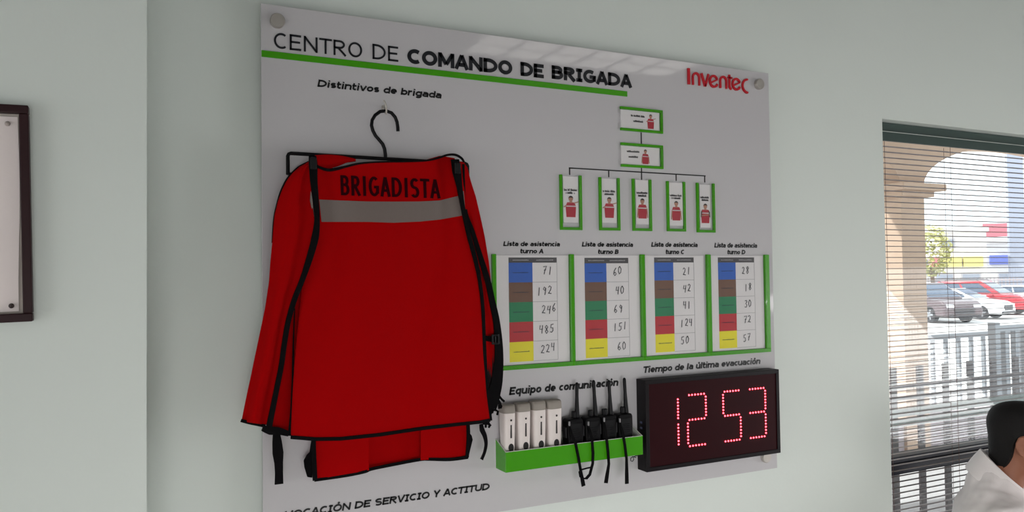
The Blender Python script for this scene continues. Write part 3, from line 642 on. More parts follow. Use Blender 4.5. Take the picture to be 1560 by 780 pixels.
for zz_ in (0.47, 0.53): mb.disc((cx0+0.0005, -0.025, cz0+(cz1-cz0)*zz_), 0.003, -0.017, 10)
o = mb.build('side_button', mat('button_blue', (60, 66, 96), 0.4), clk)
# loop of black cable under the clock's left end
mb = MB(); P = [at(u, v, -0.020) for u, v in ((969, 697), (964, 695.5), (960.8, 698), (961, 702), (963.5, 703), (965.5, 700), (964.5, 696.5), (968, 694.5), (972, 694))]
mb.tube(P, 0.0011, 8); tag(mb.build('cable', M_plastic, None, smooth=True), 'small loop of thin black cable below the tray beside the clock', 'cable')

# ------------------------------------------------------------------ hook, hanger and safety vest
HY = -0.043
hk = MB(); hp = [at(585.5, 163.5, -0.002), at(585.5, 163.5, -0.02), at(586.3, 166, -0.038), at(587.5, 172, -0.048), at(588.5, 173.5, -0.056), at(588.6, 168, -0.063), at(588, 160, -0.0655), at(586, 154.5, -0.066), at(584.3, 152.5, -0.066)]
hk_t = thing('cup_hook', 'small silver screw hook below the brigade heading, carrying the hanger', 'hook', at(585.5, 163.5, 0))
hk.tube(hp, 0.0019, 10); hk.build('hook_wire', M_steel, hk_t, smooth=True)
mb = MB(); c_ = at(583.5, 163.5, -0.003); mb.disc((hp[0].x, -0.003, hp[0].z), 0.0062, -0.0002, 18); mb.build('collar', M_steel, hk_t, bevel=0.0008)
hang = thing('clothes_hanger', 'black flat topped plastic hanger on the silver hook, carrying the red vest', 'hanger', at(586, 240, HY))
P0 = [(606.3, 200), (606, 194), (604.8, 186), (602, 178.5), (596.5, 172), (588, 168.8), (579, 170), (571.5, 175.5), (567, 183), (566, 191), (568, 199), (572, 206.5), (578, 213.5), (583, 219.5), (586, 227), (587.2, 236), (587.2, 240)]
mb = MB(); mb.tube([at(u, v, HY) for u, v in P0], 0.0041, 12); mb.build('hook', M_plastic, hang, smooth=True)
zbar = (at(440, 238.5, HY).z+at(712, 244.5, HY).z)/2
hx0, hx1 = at(438.5, 240, HY).x, at(712.3, 246, HY).x
mb = MB(); P = [Vector((hx0, HY, zbar-0.048)), Vector((hx0, HY, zbar-0.006)), Vector((hx0+0.002, HY, zbar-0.002)), Vector((hx0+0.006, HY, zbar)), Vector((hx1-0.006, HY, zbar)), Vector((hx1-0.002, HY, zbar-0.002)), Vector((hx1, HY, zbar-0.006)), Vector((hx1, HY, zbar-0.048))]
mb.tube(P, 0.0042, 10); mb.build('frame', M_plastic, hang, smooth=True, angle=60)
mb = MB()
mb.tube([Vector((hx0, HY, zbar-0.046)), Vector((hx1, HY, zbar-0.046))], 0.0032, 8); mb.build('lower_bar', M_plastic, hang, smooth=True)

def interp(tab, v):
    if v <= tab[0][0]: return tab[0][1]
    for (a, x), (b, y) in zip(tab, tab[1:]):
        if v <= b:
            s_ = (v-a)/(b-a); return x+(y-x)*s_
    return tab[-1][1]
def smooth_tab(tab, v):
    return (interp(tab, v-7)+2*interp(tab, v)+interp(tab, v+7))/4
vest = thing('safety_vest', 'red brigade vest with black binding and grey reflective band hanging on the black hanger', 'vest', at(590, 700, -0.06))
# back panel of the vest, facing us; rows run down, columns across
ML = [(238, 476), (300, 486), (350, 486), (400, 471), (440, 460), (480, 456), (540, 450), (600, 446), (668, 443)]
MR = [(236, 692), (300, 701), (350, 711), (400, 726), (450, 733), (500, 736), (560, 738), (600, 741), (645, 747)]
def front_y(s_, t_):
    """depth of the front face: s across 0..1, t down 0..1"""
    y = -0.064 - 0.030*math.sin(math.pi*min(1, max(0, s_)))**0.8*(0.25+0.75*t_) - 0.040*t_ + 0.012*math.exp(-((s_-0.62)/0.22)**2)*math.sin(math.pi*min(1, t_*1.15))
    y += 0.0130*t_*math.sin(9.5*s_+1.2+1.6*t_) + 0.0035*math.sin(17*s_+5*t_)*t_*t_
    # diagonal crease running down from the right shoulder
    cx_ = 0.95-0.42*t_; y += 0.015*math.exp(-((s_-cx_)/0.055)**2)*max(0, 1-t_*1.35)
    cx2 = 0.06+0.25*t_; y += 0.007*math.exp(-((s_-cx2)/0.06)**2)*max(0, 1-t_*1.2)
    return y
TOP = [(0, 245), (0.06, 251), (0.14, 256.5), (0.24, 252), (0.34, 247.5), (0.5, 246.5), (0.68, 245.5), (0.8, 243), (0.9, 237), (1.0, 241)]
BOT = [(0, 666), (0.12, 669), (0.25, 668.5), (0.45, 662), (0.65, 653), (0.82, 647), (0.95, 643), (1.0, 640)]
def front_uv(s_, t_):
    va = interp(TOP, s_); vb = interp(BOT, s_); v = va+(vb-va)*t_
    ul, ur = smooth_tab(ML, v), smooth_tab(MR, v)
    return ul+(ur-ul)*s_, v
def fp(s_, t_, dy=0.0):
    u, v = front_uv(s_, t_); return at(u, v, front_y(s_, t_)+dy)
NC, NR = 64, 64
mb = MB(); mb.cloth([[fp(j/NC, i/NR) for j in range(NC+1)] for i in range(NR+1)], (0, 0.003, 0)); front = mb.build('front_panel', M_vest, vest, smooth=True, angle=70)
# inverse: which s, t lies at a pixel
def st_of(u, v):
    s_, t_ = 0.5, 0.5
    for _ in range(30):
        uu, vv = front_uv(s_, t_); s_ += (u-uu)/250.0; t_ += (v-vv)/415.0
    return s_, t_
def on_front(u, v, dy):
    s_, t_ = st_of(u, v); return at(u, v, front_y(s_, t_)+dy)
# reflective band
sa = [(486.5, 304), (520, 305.5), (560, 307), (600, 307.2), (640, 307), (670, 305.5), (690, 300.5), (700, 298)]
sb = [(490, 338), (520, 338), (560, 338), (600, 339.3), (640, 337.5), (670, 334.5), (690, 331), (706, 328)]
rows = []
for q in range(5):
    row = []
    for k in range(41):
        x = k/40*7; i = min(6, int(x)); f_ = x-i
        ua, va = sa[i][0]+(sa[i+1][0]-sa[i][0])*f_, sa[i][1]+(sa[i+1][1]-sa[i][1])*f_
        ub, vb = sb[i][0]+(sb[i+1][0]-sb[i][0])*f_, sb[i][1]+(sb[i+1][1]-sb[i][1])*f_
        row.append(on_front(ua+(ub-ua)*q/4, va+(vb-va)*q/4, -0.0016))
    rows.append(row)
mb = MB(); mb.cloth(rows, (0, 0.0012, 0)); mb.build('reflective_band', M_reflect, vest, smooth=True)
# lettering
mb = MB()
for q4 in text_quads('BRIGADISTA', 1.0, 0.215, 0.135, 0.0, False):
    A = []
    for p in q4:
        a = p.x; hgt = p.y/0.215; A.append(on_front(519.5+151*a-1.0*hgt, 297.3+5.0*a-30.5*hgt+1.5*a*hgt, -0.0016))
    mb.hexa(A, [p+Vector((0, 0.0012, 0)) for p in A])
mb.build('lettering', mat('vest_print', (44, 3, 10), 0.9, spec=0.04), vest)
# neckline behind: inside of the neck folded over the hanger bar
nk = []
for q in range(5):
    t_ = q/4; row = []
    for k in range(21):
        s_ = k/20; u = 480+62*s_; vt = 236.5-1.5*math.sin(math.pi*s_)+5.5*s_**2.2; vb = 254+5*math.sin(math.pi*min(1, s_*1.3))-8*s_
        row.append(at(u, vt+(vb-vt)*t_, -0.0575-0.004*math.sin(math.pi*t_)))
    nk.append(row)
mb = MB(); mb.cloth(nk, (0, 0.002, 0)); mb.build('collar_fold', M_vest, vest, smooth=True)
# left side panel
LO = [(246, 470), (249, 463), (253, 456), (260, 447), (270, 438.5), (285, 430.5), (300, 425), (330, 418), (370, 415), (400, 412), (430, 410), (470, 404), (520, 393.5), (570, 383), (610, 374.5), (642, 368)]
LI = [(246, 476), (300, 474), (340, 480), (370, 474), (400, 466), (450, 449), (500, 437), (560, 428), (610, 416), (648, 410)]
def left_y(s_, t_): return -0.0585-0.014*math.sin(math.pi*s_)-0.022*t_+0.006*math.sin(9*s_+1.0)*(0.4+t_*0.6)+0.006*math.exp(-((s_-0.45)/0.12)**2)*(1-t_)
rows = []
for i in range(49):
    t_ = i/48; row = []
    for j in range(21):
        s_ = j/20; v = 246+(642+6*s_-246)*t_; ul, ur = interp(LO, v), smooth_tab(LI, v); row.append(at(ul+(ur-ul)*s_, v, left_y(s_, t_)))
    rows.append(row)
mb = MB(); mb.cloth(rows, (0, 0.003, 0)); mb.build('side_panel', M_vest, vest, smooth=True, angle=70)
# narrow inner fold between side panel and front panel
rows = []
for i in range(25):
    t_ = i/24; row = []
    for j in range(9):
        s_ = j/8; va, vb = 372, 652+8*s_; v = va+(vb-va)*t_; ul, ur = smooth_tab(LI, v)-1, smooth_tab(ML, v)+4; row.append(at(ul+(ur-ul)*s_, v, -0.050-0.026*t_+0.010*math.sin(math.pi*s_)*-1*t_+0.012*s_))
    rows.append(row)
mb = MB(); mb.cloth(rows, (0, 0.002, 0)); mb.build('side_fold', M_vest, vest, smooth=True)
# right side panel
RO = [(246, 706), (255, 712), (275, 717), (300, 725), (330, 732), (360, 738.5), (400, 745), (440, 749), (470, 755), (490, 761), (520, 763.5), (560, 765), (600, 762), (604, 761)]
RI = [(246, 694), (300, 704), (350, 714), (400, 729), (450, 736), (500, 739), (604, 744)]
rows = []
for i in range(41):
    t_ = i/40; row = []
    for j in range(13):
        s_ = j/12; v = 246+(606-246)*t_; ul, ur = smooth_tab(RI, v)-8, interp(RO, v); row.append(at(ul+(ur-ul)*s_, v, -0.058-0.008*t_-0.008*math.sin(math.pi*s_*1.4)-(0.006*math.sin(12*s_) if t_ > 0.2 else 0)))
    rows.append(row)
mb = MB(); mb.cloth(rows, (0, 0.002, 0)); mb.build('side_panel', M_vest, vest, smooth=True, angle=70)
# rear hem below the front panel (the other half of the vest)
def hem(us, top, bots, ya, yb, bow):
    rows = []
    for i in range(9):
        t_ = i/8; row = []
        for j in range(13):
            s_ = j/12; u = us[0]+(us[1]-us[0])*s_; vb = bots[0]+(bots[1]-bots[0])*s_; row.append(at(u, top+(vb-top)*t_, ya+(yb-ya)*s_-bow*math.sin(math.pi*s_)-0.004*t_))
        rows.append(row)
    return rows
hb_ = MB(); hb_.cloth(hem((477, 562), 610, (731, 716.5), -0.030, -0.036, 0.004), (0, 0.002, 0)); hb_.cloth(hem((552, 650), 610, (718, 699), -0.012, -0.014, -0.004), (0, 0.002, 0)); hb_.cloth(hem((641, 713), 605, (701, 697), -0.034, -0.028, 0.003), (0, 0.002, 0))
hb_.build('rear_panel', M_vest, vest, smooth=True, angle=70)

# black binding along the edges
def band(name, pts, wpx, Y, thick=0.003, sub=None):
    """webbing along image points (u, v) at depths Y; width in photograph pixels"""
    P = []; Wd = []
    for k, (u, v) in enumerate(pts):
        y = Y[k] if isinstance(Y, (list, tuple)) else Y
        p = at(u, v, y); q = at(u+1, v, y); P.append(p); ww = wpx[k] if isinstance(wpx, (list, tuple)) else wpx; Wd.append((q-p).length*ww)
    # resample with smooth curve
    Q = []; QW = []
    for k in range(len(P)-1):
        a, b, c, d = P[max(k-1, 0)], P[k], P[k+1], P[min(k+2, len(P)-1)]
        for j in range(5):
            t_ = j/5; t2, t3 = t_*t_, t_**3
            Q.append(0.5*((2*b)+(c-a)*t_+(2*a-5*b+4*c-d)*t2+(3*b-a-3*c+d)*t3)); QW.append(Wd[k]+(Wd[k+1]-Wd[k])*t_)
    Q.append(P[-1]); QW.append(Wd[-1])
    m_ = MB(); m_.ribbon(Q, QW, thick); return m_
def binding(mb_, parent=vest, name='binding', m=None): return mb_.build(name, m or M_bind, parent, smooth=True, angle=60)
binding(band('b', [(476, 238), (477, 250), (478, 275), (481, 305), (483, 335), (480, 362), (472, 392), (461, 425), (449, 455), (439, 490), (433, 525), (428, 560), (420, 600), (410, 650)], [11, 13, 11, 9, 8, 11, 10, 8, 8, 8, 8, 8, 8, 9], [-0.070, -0.076, -0.080, -0.082, -0.084, -0.086, -0.086, -0.086, -0.086, -0.087, -0.088, -0.090, -0.092, -0.094], 0.004))
binding(band('b', [(449, 470), (447, 520), (446, 580), (444, 630), (441, 664)], [1.2, 2, 3, 4, 6], [-0.066, -0.072, -0.080, -0.092, -0.102], 0.0025))
binding(band('b', [(693, 243), (696, 262), (700, 285), (704, 310), (709, 335), (715, 362), (724, 395), (731, 430), (735.5, 470), (737, 510), (739, 560), (742, 600), (746, 641)], [12, 13, 8, 6, 6, 6, 6, 5, 5, 5, 6, 6, 7], [-0.072, -0.078, -0.080, -0.080, -0.082, -0.084, -0.087, -0.090, -0.093, -0.095, -0.098, -0.100, -0.104], 0.004))
# second binding line of the right side opening
binding(band('b', [(706, 250), (707.5, 290), (711, 325), (719, 350), (730, 385), (742, 425), (750, 460), (757, 495), (760, 540), (757, 580), (751, 606), (748, 622)], [3, 2.5, 3, 6, 7, 9, 9, 10, 13, 17, 20, 16], [-0.062, -0.064, -0.066, -0.068, -0.069, -0.070, -0.071, -0.072, -0.074, -0.076, -0.078, -0.080], 0.003))
# dark sheet filling the right opening, the shade inside put into its colour
gp = []
for i in range(21):
    t_ = i/20; v = 372+(628-372)*t_; row = []
    for j in range(5):
        s_ = j/4; ul = interp([(372, 718), (430, 733), (500, 738), (628, 744)], v); ur = interp([(372, 722), (410, 731), (450, 744), (500, 751), (560, 752), (600, 751), (628, 749)], v)
        row.append(at(ul+(ur-ul)*s_, v, -0.066-0.012*t_+0.008*math.sin(math.pi*s_)))
    gp.append(row)
mb = MB(); mb.cloth(gp, (0, 0.0015, 0)); mb.build('shaded_inside', mat('inside_shade', (34, 10, 14), 0.8), vest, smooth=True)
# hem bindings
hemf = [(fp(s_, 1.0, -0.001)) for s_ in [k/40 for k in range(41)]]
mb = MB(); mb.ribbon(hemf, 0.0075, 0.004); mb.build('hem_binding', M_bind, vest, smooth=True, angle=60)
binding(band('b', [(367, 640.5), (380, 644), (392, 646.5), (404, 649)], 5, -0.084, 0.003), name='hem_binding')
binding(band('b', [(400, 652), (412, 656), (424, 656.5), (440, 661)], [9, 13, 11, 8], -0.092, 0.004), name='hem_binding')
binding(band('b', [(470, 246), (463, 249.5), (455, 254), (446, 262), (437.5, 272), (430, 286), (424.5, 301), (417.5, 331), (414.5, 370)], [2, 2, 2.2, 2.2, 2.2, 2.2, 2.2, 2, 1.5], -0.058, 0.003))
binding(band('b', [(481, 252), (489, 256), (500, 259), (512, 257.5), (526, 254), (545, 249.5), (565, 247.5), (590, 246.5), (620, 246), (650, 244.5), (668, 240.5), (682, 236), (694, 236), (703, 241), (707, 247)], [4, 4, 4.5, 4.5, 3.5, 3, 2.5, 2.5, 2.5, 2.5, 3, 3, 3.2, 3, 2.5], -0.0705, 0.003), name='neck_binding')
binding(band('b', [(479, 731.5), (500, 728.5), (530, 724), (556, 718.5), (566, 714.5), (600, 707.5), (640, 700), (655, 699.5), (685, 700), (713, 696.5)], 4.5, [-0.036, -0.037, -0.038, -0.040, -0.034, -0.026, -0.028, -0.038, -0.040, -0.036], 0.003), name='hem_binding')
binding(band('b', [(477.5, 664), (478, 690), (480, 732)], 7, -0.039, 0.003)); binding(band('b', [(713, 645), (713.5, 670), (711.5, 697)], 5, -0.037, 0.003))
# webbing loops beside the rear hem
mb = MB(); mb.prism([at(u, v, -0.030) for u, v in ((475, 668), (476, 728), (468.5, 727), (464, 712), (463, 702), (467, 694), (472, 689))], (0, 0.004, 0)); mb.build('webbing_loop', M_bind, vest, bevel=0.001)
mb = MB(); mb.prism([at(u, v, -0.030) for u, v in ((714, 655), (714, 697), (716.5, 686), (720.5, 670), (719, 664), (716, 660))], (0, 0.004, 0)); mb.build('webbing_loop', M_bind, vest, bevel=0.001)
# hanging straps and side ties
binding(band('b', [(421, 660), (422, 672), (423.5, 690), (424.5, 705), (425, 720), (425, 737.5)], [10, 14, 16.5, 13, 12, 13], [-0.088, -0.084, -0.080, -0.078, -0.076, -0.075], 0.003), name='waist_strap')
binding(band('b', [(733, 646), (734.5, 655), (738.5, 664), (740.5, 676), (738.5, 688), (735, 697), (733.5, 700)], [5, 7, 6, 4.5, 4, 4, 5], -0.070, 0.003), name='waist_strap')
binding(band('b', [(738, 515), (748, 516.5), (760, 517)], [7, 8, 8], [-0.080, -0.083, -0.084], 0.004), name='side_strap')
b0 = at(754.5, 517, -0.088); mb = MB()
for (xa, xb, za, zb) in ((-0.010, -0.006, -0.012, 0.012), (0.006, 0.010, -0.012, 0.012), (-0.006, 0.006, 0.008, 0.012), (-0.006, 0.006, -0.012, -0.008), (-0.002, 0.001, -0.008, 0.008)):
    mb.box(b0.x+xa, b0.x+xb, -0.0915, -0.0865, b0.z+za, b0.z+zb)
mb.build('buckle', mat('buckle_plastic', (17, 17, 19), 0.4, spec=0.25), vest, bevel=0.0008)
b0 = at(696.5, 256, -0.083); mb = MB(); mb.box(b0.x-0.008, b0.x+0.008, -0.0875, -0.0805, b0.z-0.014, b0.z+0.012); mb.build('shoulder_buckle', mat('buckle_plastic', (17, 17, 19), 0.4, spec=0.25), vest, bevel=0.002)
b0 = at(477, 247, -0.080); mb = MB(); mb.box(b0.x-0.007, b0.x+0.007, -0.086, -0.079, b0.z-0.016, b0.z+0.010); mb.build('shoulder_buckle', MATS['buckle_plastic'], vest, bevel=0.002)
rr = random.Random(8); mb = MB()      # frayed tie ends at the right hem corner
for k in range(16):
    u = 741+rr.uniform(0, 20); v = 640-(u-741)*1.9+rr.uniform(-8, 8); p = [(u, v)]
    for q in range(3): p.append((p[-1][0]+rr.uniform(-4, 4), p[-1][1]+rr.uniform(0, 6)))
    mb.tube([at(a, b, -0.078+0.004*rr.random()) for a, b in p], 0.0028, 6)
mb.build('tie_ends', M_bind, vest, smooth=True)

# reflective tab showing beside the shoulder straps
mb = MB(); mb.prism([at(u, v, -0.086) for u, v in ((473.5, 291), (475, 298), (477, 316), (475, 318), (472.5, 305))], (0, 0.003, 0)); mb.build('reflective_tab', M_reflect, vest); mb = MB(); mb.prism([at(u, v, -0.076) for u, v in ((702, 291), (706.5, 291), (709, 320), (705, 321))], (0, 0.003, 0)); mb.build('reflective_tab', M_reflect, vest)

# ------------------------------------------------------------------ notice board on the pilaster
NY = PY-0.022
q = [at(0, 165, NY), at(43.3, 166, NY), at(49.8, 495.5, NY), at(0, 500, NY)]
nbx1 = (q[1].x+q[2].x)/2; nz1 = q[1].z; nz0 = q[2].z; fw = 0.0150; nw = 0.62; tilt = -0.022
ctr = Vector((nbx1-nw/2, PY, (nz0+nz1)/2))
nb = thing('notice_board', 'dark brown wooden frame on the left wall holding a white sheet', 'notice board', ctr)
def rot(o): o.rotation_euler = (0, 0, 0)
M_wood = mat('dark_brown_wood', (46, 24, 27), 0.45, spec=0.2, noise=0.25, nscale=14)
hw2, hh2 = nw/2, (nz1-nz0)/2; C0 = ctr
mb = MB()
def bar_m(x0, x1, z0, z1):
    mb.box(C0.x+x0, C0.x+x1, NY, PY-0.0003, C0.z+z0, C0.z+z1)
bar_m(-hw2, hw2, hh2-fw, hh2); bar_m(-hw2, hw2, -hh2, -hh2+fw); bar_m(-hw2, -hw2+fw, -hh2+fw, hh2-fw); bar_m(hw2-fw, hw2, -hh2+fw, hh2-fw)
mb.build('frame', M_wood, nb, bevel=0.002)
mb = MB(); mb.box(C0.x-hw2+fw, C0.x+hw2-fw, PY-0.008, PY-0.0005, C0.z-hh2+fw, C0.z+hh2-fw); mb.build('backing', mat('backing_board', (190, 180, 172), 0.8), nb)
nb.rotation_euler = (0, tilt, 0)
sh = thing('notice_sheet', 'white paper sheet pinned inside the dark frame on the left', 'paper sheet', ctr)
rows = []
for i in range(13):
    row = []
    for j in range(9):
        s_, t_ = j/8, i/12; row.append(Vector((C0.x-hw2+fw+0.003+(nw-2*fw-0.006-0.002*t_)*s_+0.002*math.sin(5*t_)*s_, PY-0.0095-0.0015*math.sin(6*t_+3*s_)**2, C0.z+hh2-fw-0.005-(2*hh2-2*fw-0.009)*t_)))
    rows.append(row)
mb = MB(); mb.cloth(rows, (0, 0.0008, 0)); mb.build('paper', mat('notice_paper', (236, 224, 222), 0.7, noise=0.02, nscale=5), sh, smooth=True)
sh.rotation_euler = (0, tilt, 0)
for (zf, lab) in ((hh2-fw-0.018, 'round metal pin at the upper right corner of the framed sheet'), (-hh2+fw+0.014, 'round metal pin at the lower right corner of the framed sheet')):
    rx_ = Vector((hw2-fw-0.018, 0, zf)); rx_.rotate(Matrix.Rotation(tilt, 3, 'Y')); pc = C0+rx_
    t = thing('push_pin', lab, 'pin', (pc.x, PY-0.0115, pc.z), 'pins of the framed sheet')
    mb = MB(); mb.dome((pc.x, PY-0.0118, pc.z), 0.0045, 0.004, 14); mb.build('pin_head', mat('pin_metal', (168, 156, 150), 0.35), t, smooth=True) if zf > 0 else mb.build('pin_head', mat('pin_dark', (52, 36, 36), 0.4), t, smooth=True)

# ------------------------------------------------------------------ venetian blind
BYc = WY+0.055
bl = thing('venetian_blind', 'open venetian blind with thin slats and dark green headrail in the window', 'blind', (wx0+1.0, BYc, wz0))
M_gr = mat('blind_green', (50, 68, 64), 0.4); M_slat = mat('slat_grey_green', (140, 132, 132), 0.4, metal=0.0)
sx0 = wx0+0.028; sx1 = wx1-0.015
hz1 = at(1356, 193, BYc).z; hzm = at(1358, 203.0, BYc-0.02).z; hz0 = at(1358, 215.5, BYc-0.032).z
mb = MB(); mb.box(wx0+0.003, sx1+0.01, BYc-0.018, BYc+0.02, hzm-0.004, min(hz1+0.012, wz1-0.001)); mb.build('headrail', M_gr, bl, bevel=0.002)
mb = MB(); mb.box(wx0+0.003, sx1+0.01, BYc-0.033, BYc-0.026, hz0, hzm); mb.build('valance', M_gr, bl, bevel=0.001)
mb = MB(); mb.box(wx0+0.003, sx1+0.01, BYc-0.034, BYc-0.022, hzm+0.0003, hzm+0.0022); mb.build('valance_edge', mat('valance_white', (200, 204, 198), 0.4), bl)
pitch = 0.0198; z = hz0-0.012; mb = MB(); k = 0
while z > wz0+0.04:
    rows = []
    for i in range(2):
        row = []
        for j in range(5):
            a = (j/4-0.5); row.append(Vector((sx0 if i == 0 else sx1, BYc+a*0.0145, z-a*0.0012+0.0014*(1-(2*a)**2))))
        rows.append(row)
    mb.cloth(rows, (0, 0, 0.0006)); z -= pitch; k += 1
mb.build('slats', M_slat, bl)
zb_ = z
mb = MB(); mb.box(sx0, sx1, BYc-0.013, BYc+0.013, wz0+0.005, wz0+0.022); mb.build('bottom_rail', M_gr, bl, bevel=0.002)
for xs in (wx0+0.062, wx0+0.42, wx0+1.05, wx0+1.7):
    mb = MB()
    for dy in (-0.0128, 0.0128): mb.tube([Vector((xs, BYc+dy, wz0+0.02)), Vector((xs, BYc+dy, hz0+0.005))], 0.0008, 6)
    mb.build('ladder_cord', mat('cord_brown', (96, 66, 58), 0.7), bl)
mb = MB(); mb.tube([Vector((wx0+0.035, BYc-0.020, hz0+0.01)), Vector((wx0+0.036, BYc-0.020, 1.3)), Vector((wx0+0.034, BYc-0.0205, 0.75))], 0.0016, 8); mb.build('pull_cord', mat('cord_brown', (96, 66, 58), 0.7), bl)

# ------------------------------------------------------------------ outside: porch, arcade, railing
M_beige = mat('beige_stucco', (198, 172, 152), 0.9, noise=0.05, nscale=10, bump=0.3, bscale=60)
M_conc = mat('porch_concrete', (176, 174, 176), 0.85, noise=0.06, nscale=4)
AY = 2.85; AT = 0.38                           # arcade face nearest us and its thickness
mb = MB(); mb.box(-4, 16, WY+WT+0.001, AY+AT+0.45, -0.15, -0.02); struct(mb.build('porch_floor', M_conc))
mb = MB(); mb.box(-4, 16, WY+WT+0.001, AY+AT, 3.15, 3.30); struct(mb.build('porch_ceiling', mat('porch_white', (200, 188, 178), 0.9)))
colR = at(1410.5, 400, AY).x; colL = at(1375, 400, AY).x
zsp = at(1408, 284, AY).z; cw_ = colR-colL
span = 3.3
arcade = MB()
piers = []
x = colL-2*(span+cw_)
for i in range(5): piers.append((x, x+cw_)); x += span+cw_
for (a, b) in piers: arcade.box(a, b, AY, AY+AT, -0.02, zsp)
arcade.box(piers[0][0], piers[-1][1], AY, AY+AT, zsp+0.62, 3.15)
for i in range(4):
    a, b = piers[i][1], piers[i+1][0]; cx_ = (a+b)/2; rise = 0.46; n = 24
    prev = None
    for k in range(n+1):
        ang = math.pi-math.pi*k/n; xx = cx_+(span/2)*math.cos(ang); zz_ = zsp+rise*math.sin(ang)
        cur = (xx, zz_)
        if prev:
            arcade.hexa([Vector((prev[0], AY, prev[1])), Vector((cur[0], AY, cur[1])), Vector((cur[0], AY, zsp+0.62)), Vector((prev[0], AY, zsp+0.62))], [Vector((prev[0], AY+AT, prev[1])), Vector((cur[0], AY+AT, cur[1])), Vector((cur[0], AY+AT, zsp+0.62)), Vector((prev[0], AY+AT, zsp+0.62))])
        prev = cur
for (a, b) in piers: arcade.box(a, b, AY, AY+AT, zsp, zsp+0.62)
struct(arcade.build('trim_arcade', M_beige))
mb = MB()
for (a, b) in piers:
    mb.box(a-0.13, b+0.13, AY-0.13, AY+AT+0.13, zsp-0.05, zsp+0.01); mb.box(a-0.06, b+0.06, AY-0.06, AY+AT+0.06, zsp-0.10, zsp-0.05)
struct(mb.build('trim_capitals', M_beige, bevel=0.006))

zlw = at(1441, 630, AY+0.03).z
mb = MB()
for (p, q) in zip(piers, piers[1:]): mb.box(p[1]+0.001, q[0]-0.001, AY+0.03, AY+AT-0.03, -0.02, zlw)
struct(mb.build('trim_low_wall', mat('low_wall_mauve', (172, 162, 166), 0.9, noise=0.05, nscale=6)))
M_rail = mat('railing_grey_hazed', (138, 142, 148), 0.5)  # grey lightened to carry the outdoor glare and haze
def railing(x0, x1, y, z0, z1, lab, n, pw):
    t = thing('railing', lab, 'railing', ((x0+x1)/2, y, -0.02), 'metal railings of the porch')
    mb = MB(); mb.box(x0, x1, y-0.03, y+0.03, z1-0.05, z1); mb.build('top_rail', M_rail, t, bevel=0.004)
    mb = MB(); mb.box(x0, x1, y-0.03, y+0.03, z0, z0+0.06); mb.build('bottom_rail', M_rail, t, bevel=0.004)
    mb = MB()
    for k in range(1, n):
        xx = x0+(x1-x0)*k/n; mb.box(xx-pw, xx+pw, y-pw, y+pw, z0+0.06, z1-0.05)
    mb.build('pickets', M_rail, t)
    for xx in (x0, x1):
        mb = MB(); mb.box(xx-0.035, xx+0.035, y-0.035, y+0.035, -0.02, z1+0.03); mb.build('post', M_rail, t, bevel=0.004)
YF = AY+AT+0.22
zr = at(1450, 508, YF).z
gx = at(1516, 560, AY-0.35).x
stp = at(1441, 540, YF).x-at(1421, 540, YF).x
xs0 = at(1421, 540, YF).x-3*stp
railing(xs0, xs0+26*stp, YF, 0.16, zr, 'long grey metal railing outside, behind the arcade column', 26, 0.016)
zr2 = at(1540, 495, AY-0.35).z
st2 = at(1531, 540, AY-0.35).x-gx
railing(gx, gx+10*st2, AY-0.35, 0.2, zr2, 'grey metal railing with thick posts outside, nearer the window at the right', 10, 0.022)
# low barred rail close to the window
NYR = 1.25; M_bar = mat('barred_rail_grey', (98, 90, 92), 0.6); M_band = mat('barred_rail_green', (88, 102, 95), 0.6)
nb0 = at(1402, 600, NYR).x; nst = at(1441, 600, NYR).x-nb0; zn = at(1441, 553, NYR).z
t = thing('guard_rail', 'low guard rail of widely spaced flat bars outside, close to the window', 'guard rail', (nb0+3*nst, NYR, -0.02))
for k in range(-1, 8):
    xx = nb0+k*nst; mb = MB(); mb.box(xx-0.024, xx+0.024, NYR-0.008, NYR+0.008, -0.02, zn); mb.build('bar', M_bar, t, bevel=0.003)
for v_ in (581, 598):
    z_ = at(1441, v_, NYR).z; mb = MB(); mb.box(nb0-1.4*nst, nb0+7.4*nst, NYR-0.022, NYR-0.009, z_-0.011, z_+0.011); mb.build('cross_rail', M_bar, t, bevel=0.002)
for v_ in (619, 633):
    z_ = at(1441, v_, NYR).z; mb = MB(); mb.box(nb0-1.4*nst, nb0+7.4*nst, NYR-0.026, NYR-0.009, z_-0.022, z_+0.022); mb.build('kick_rail', M_band, t, bevel=0.002)

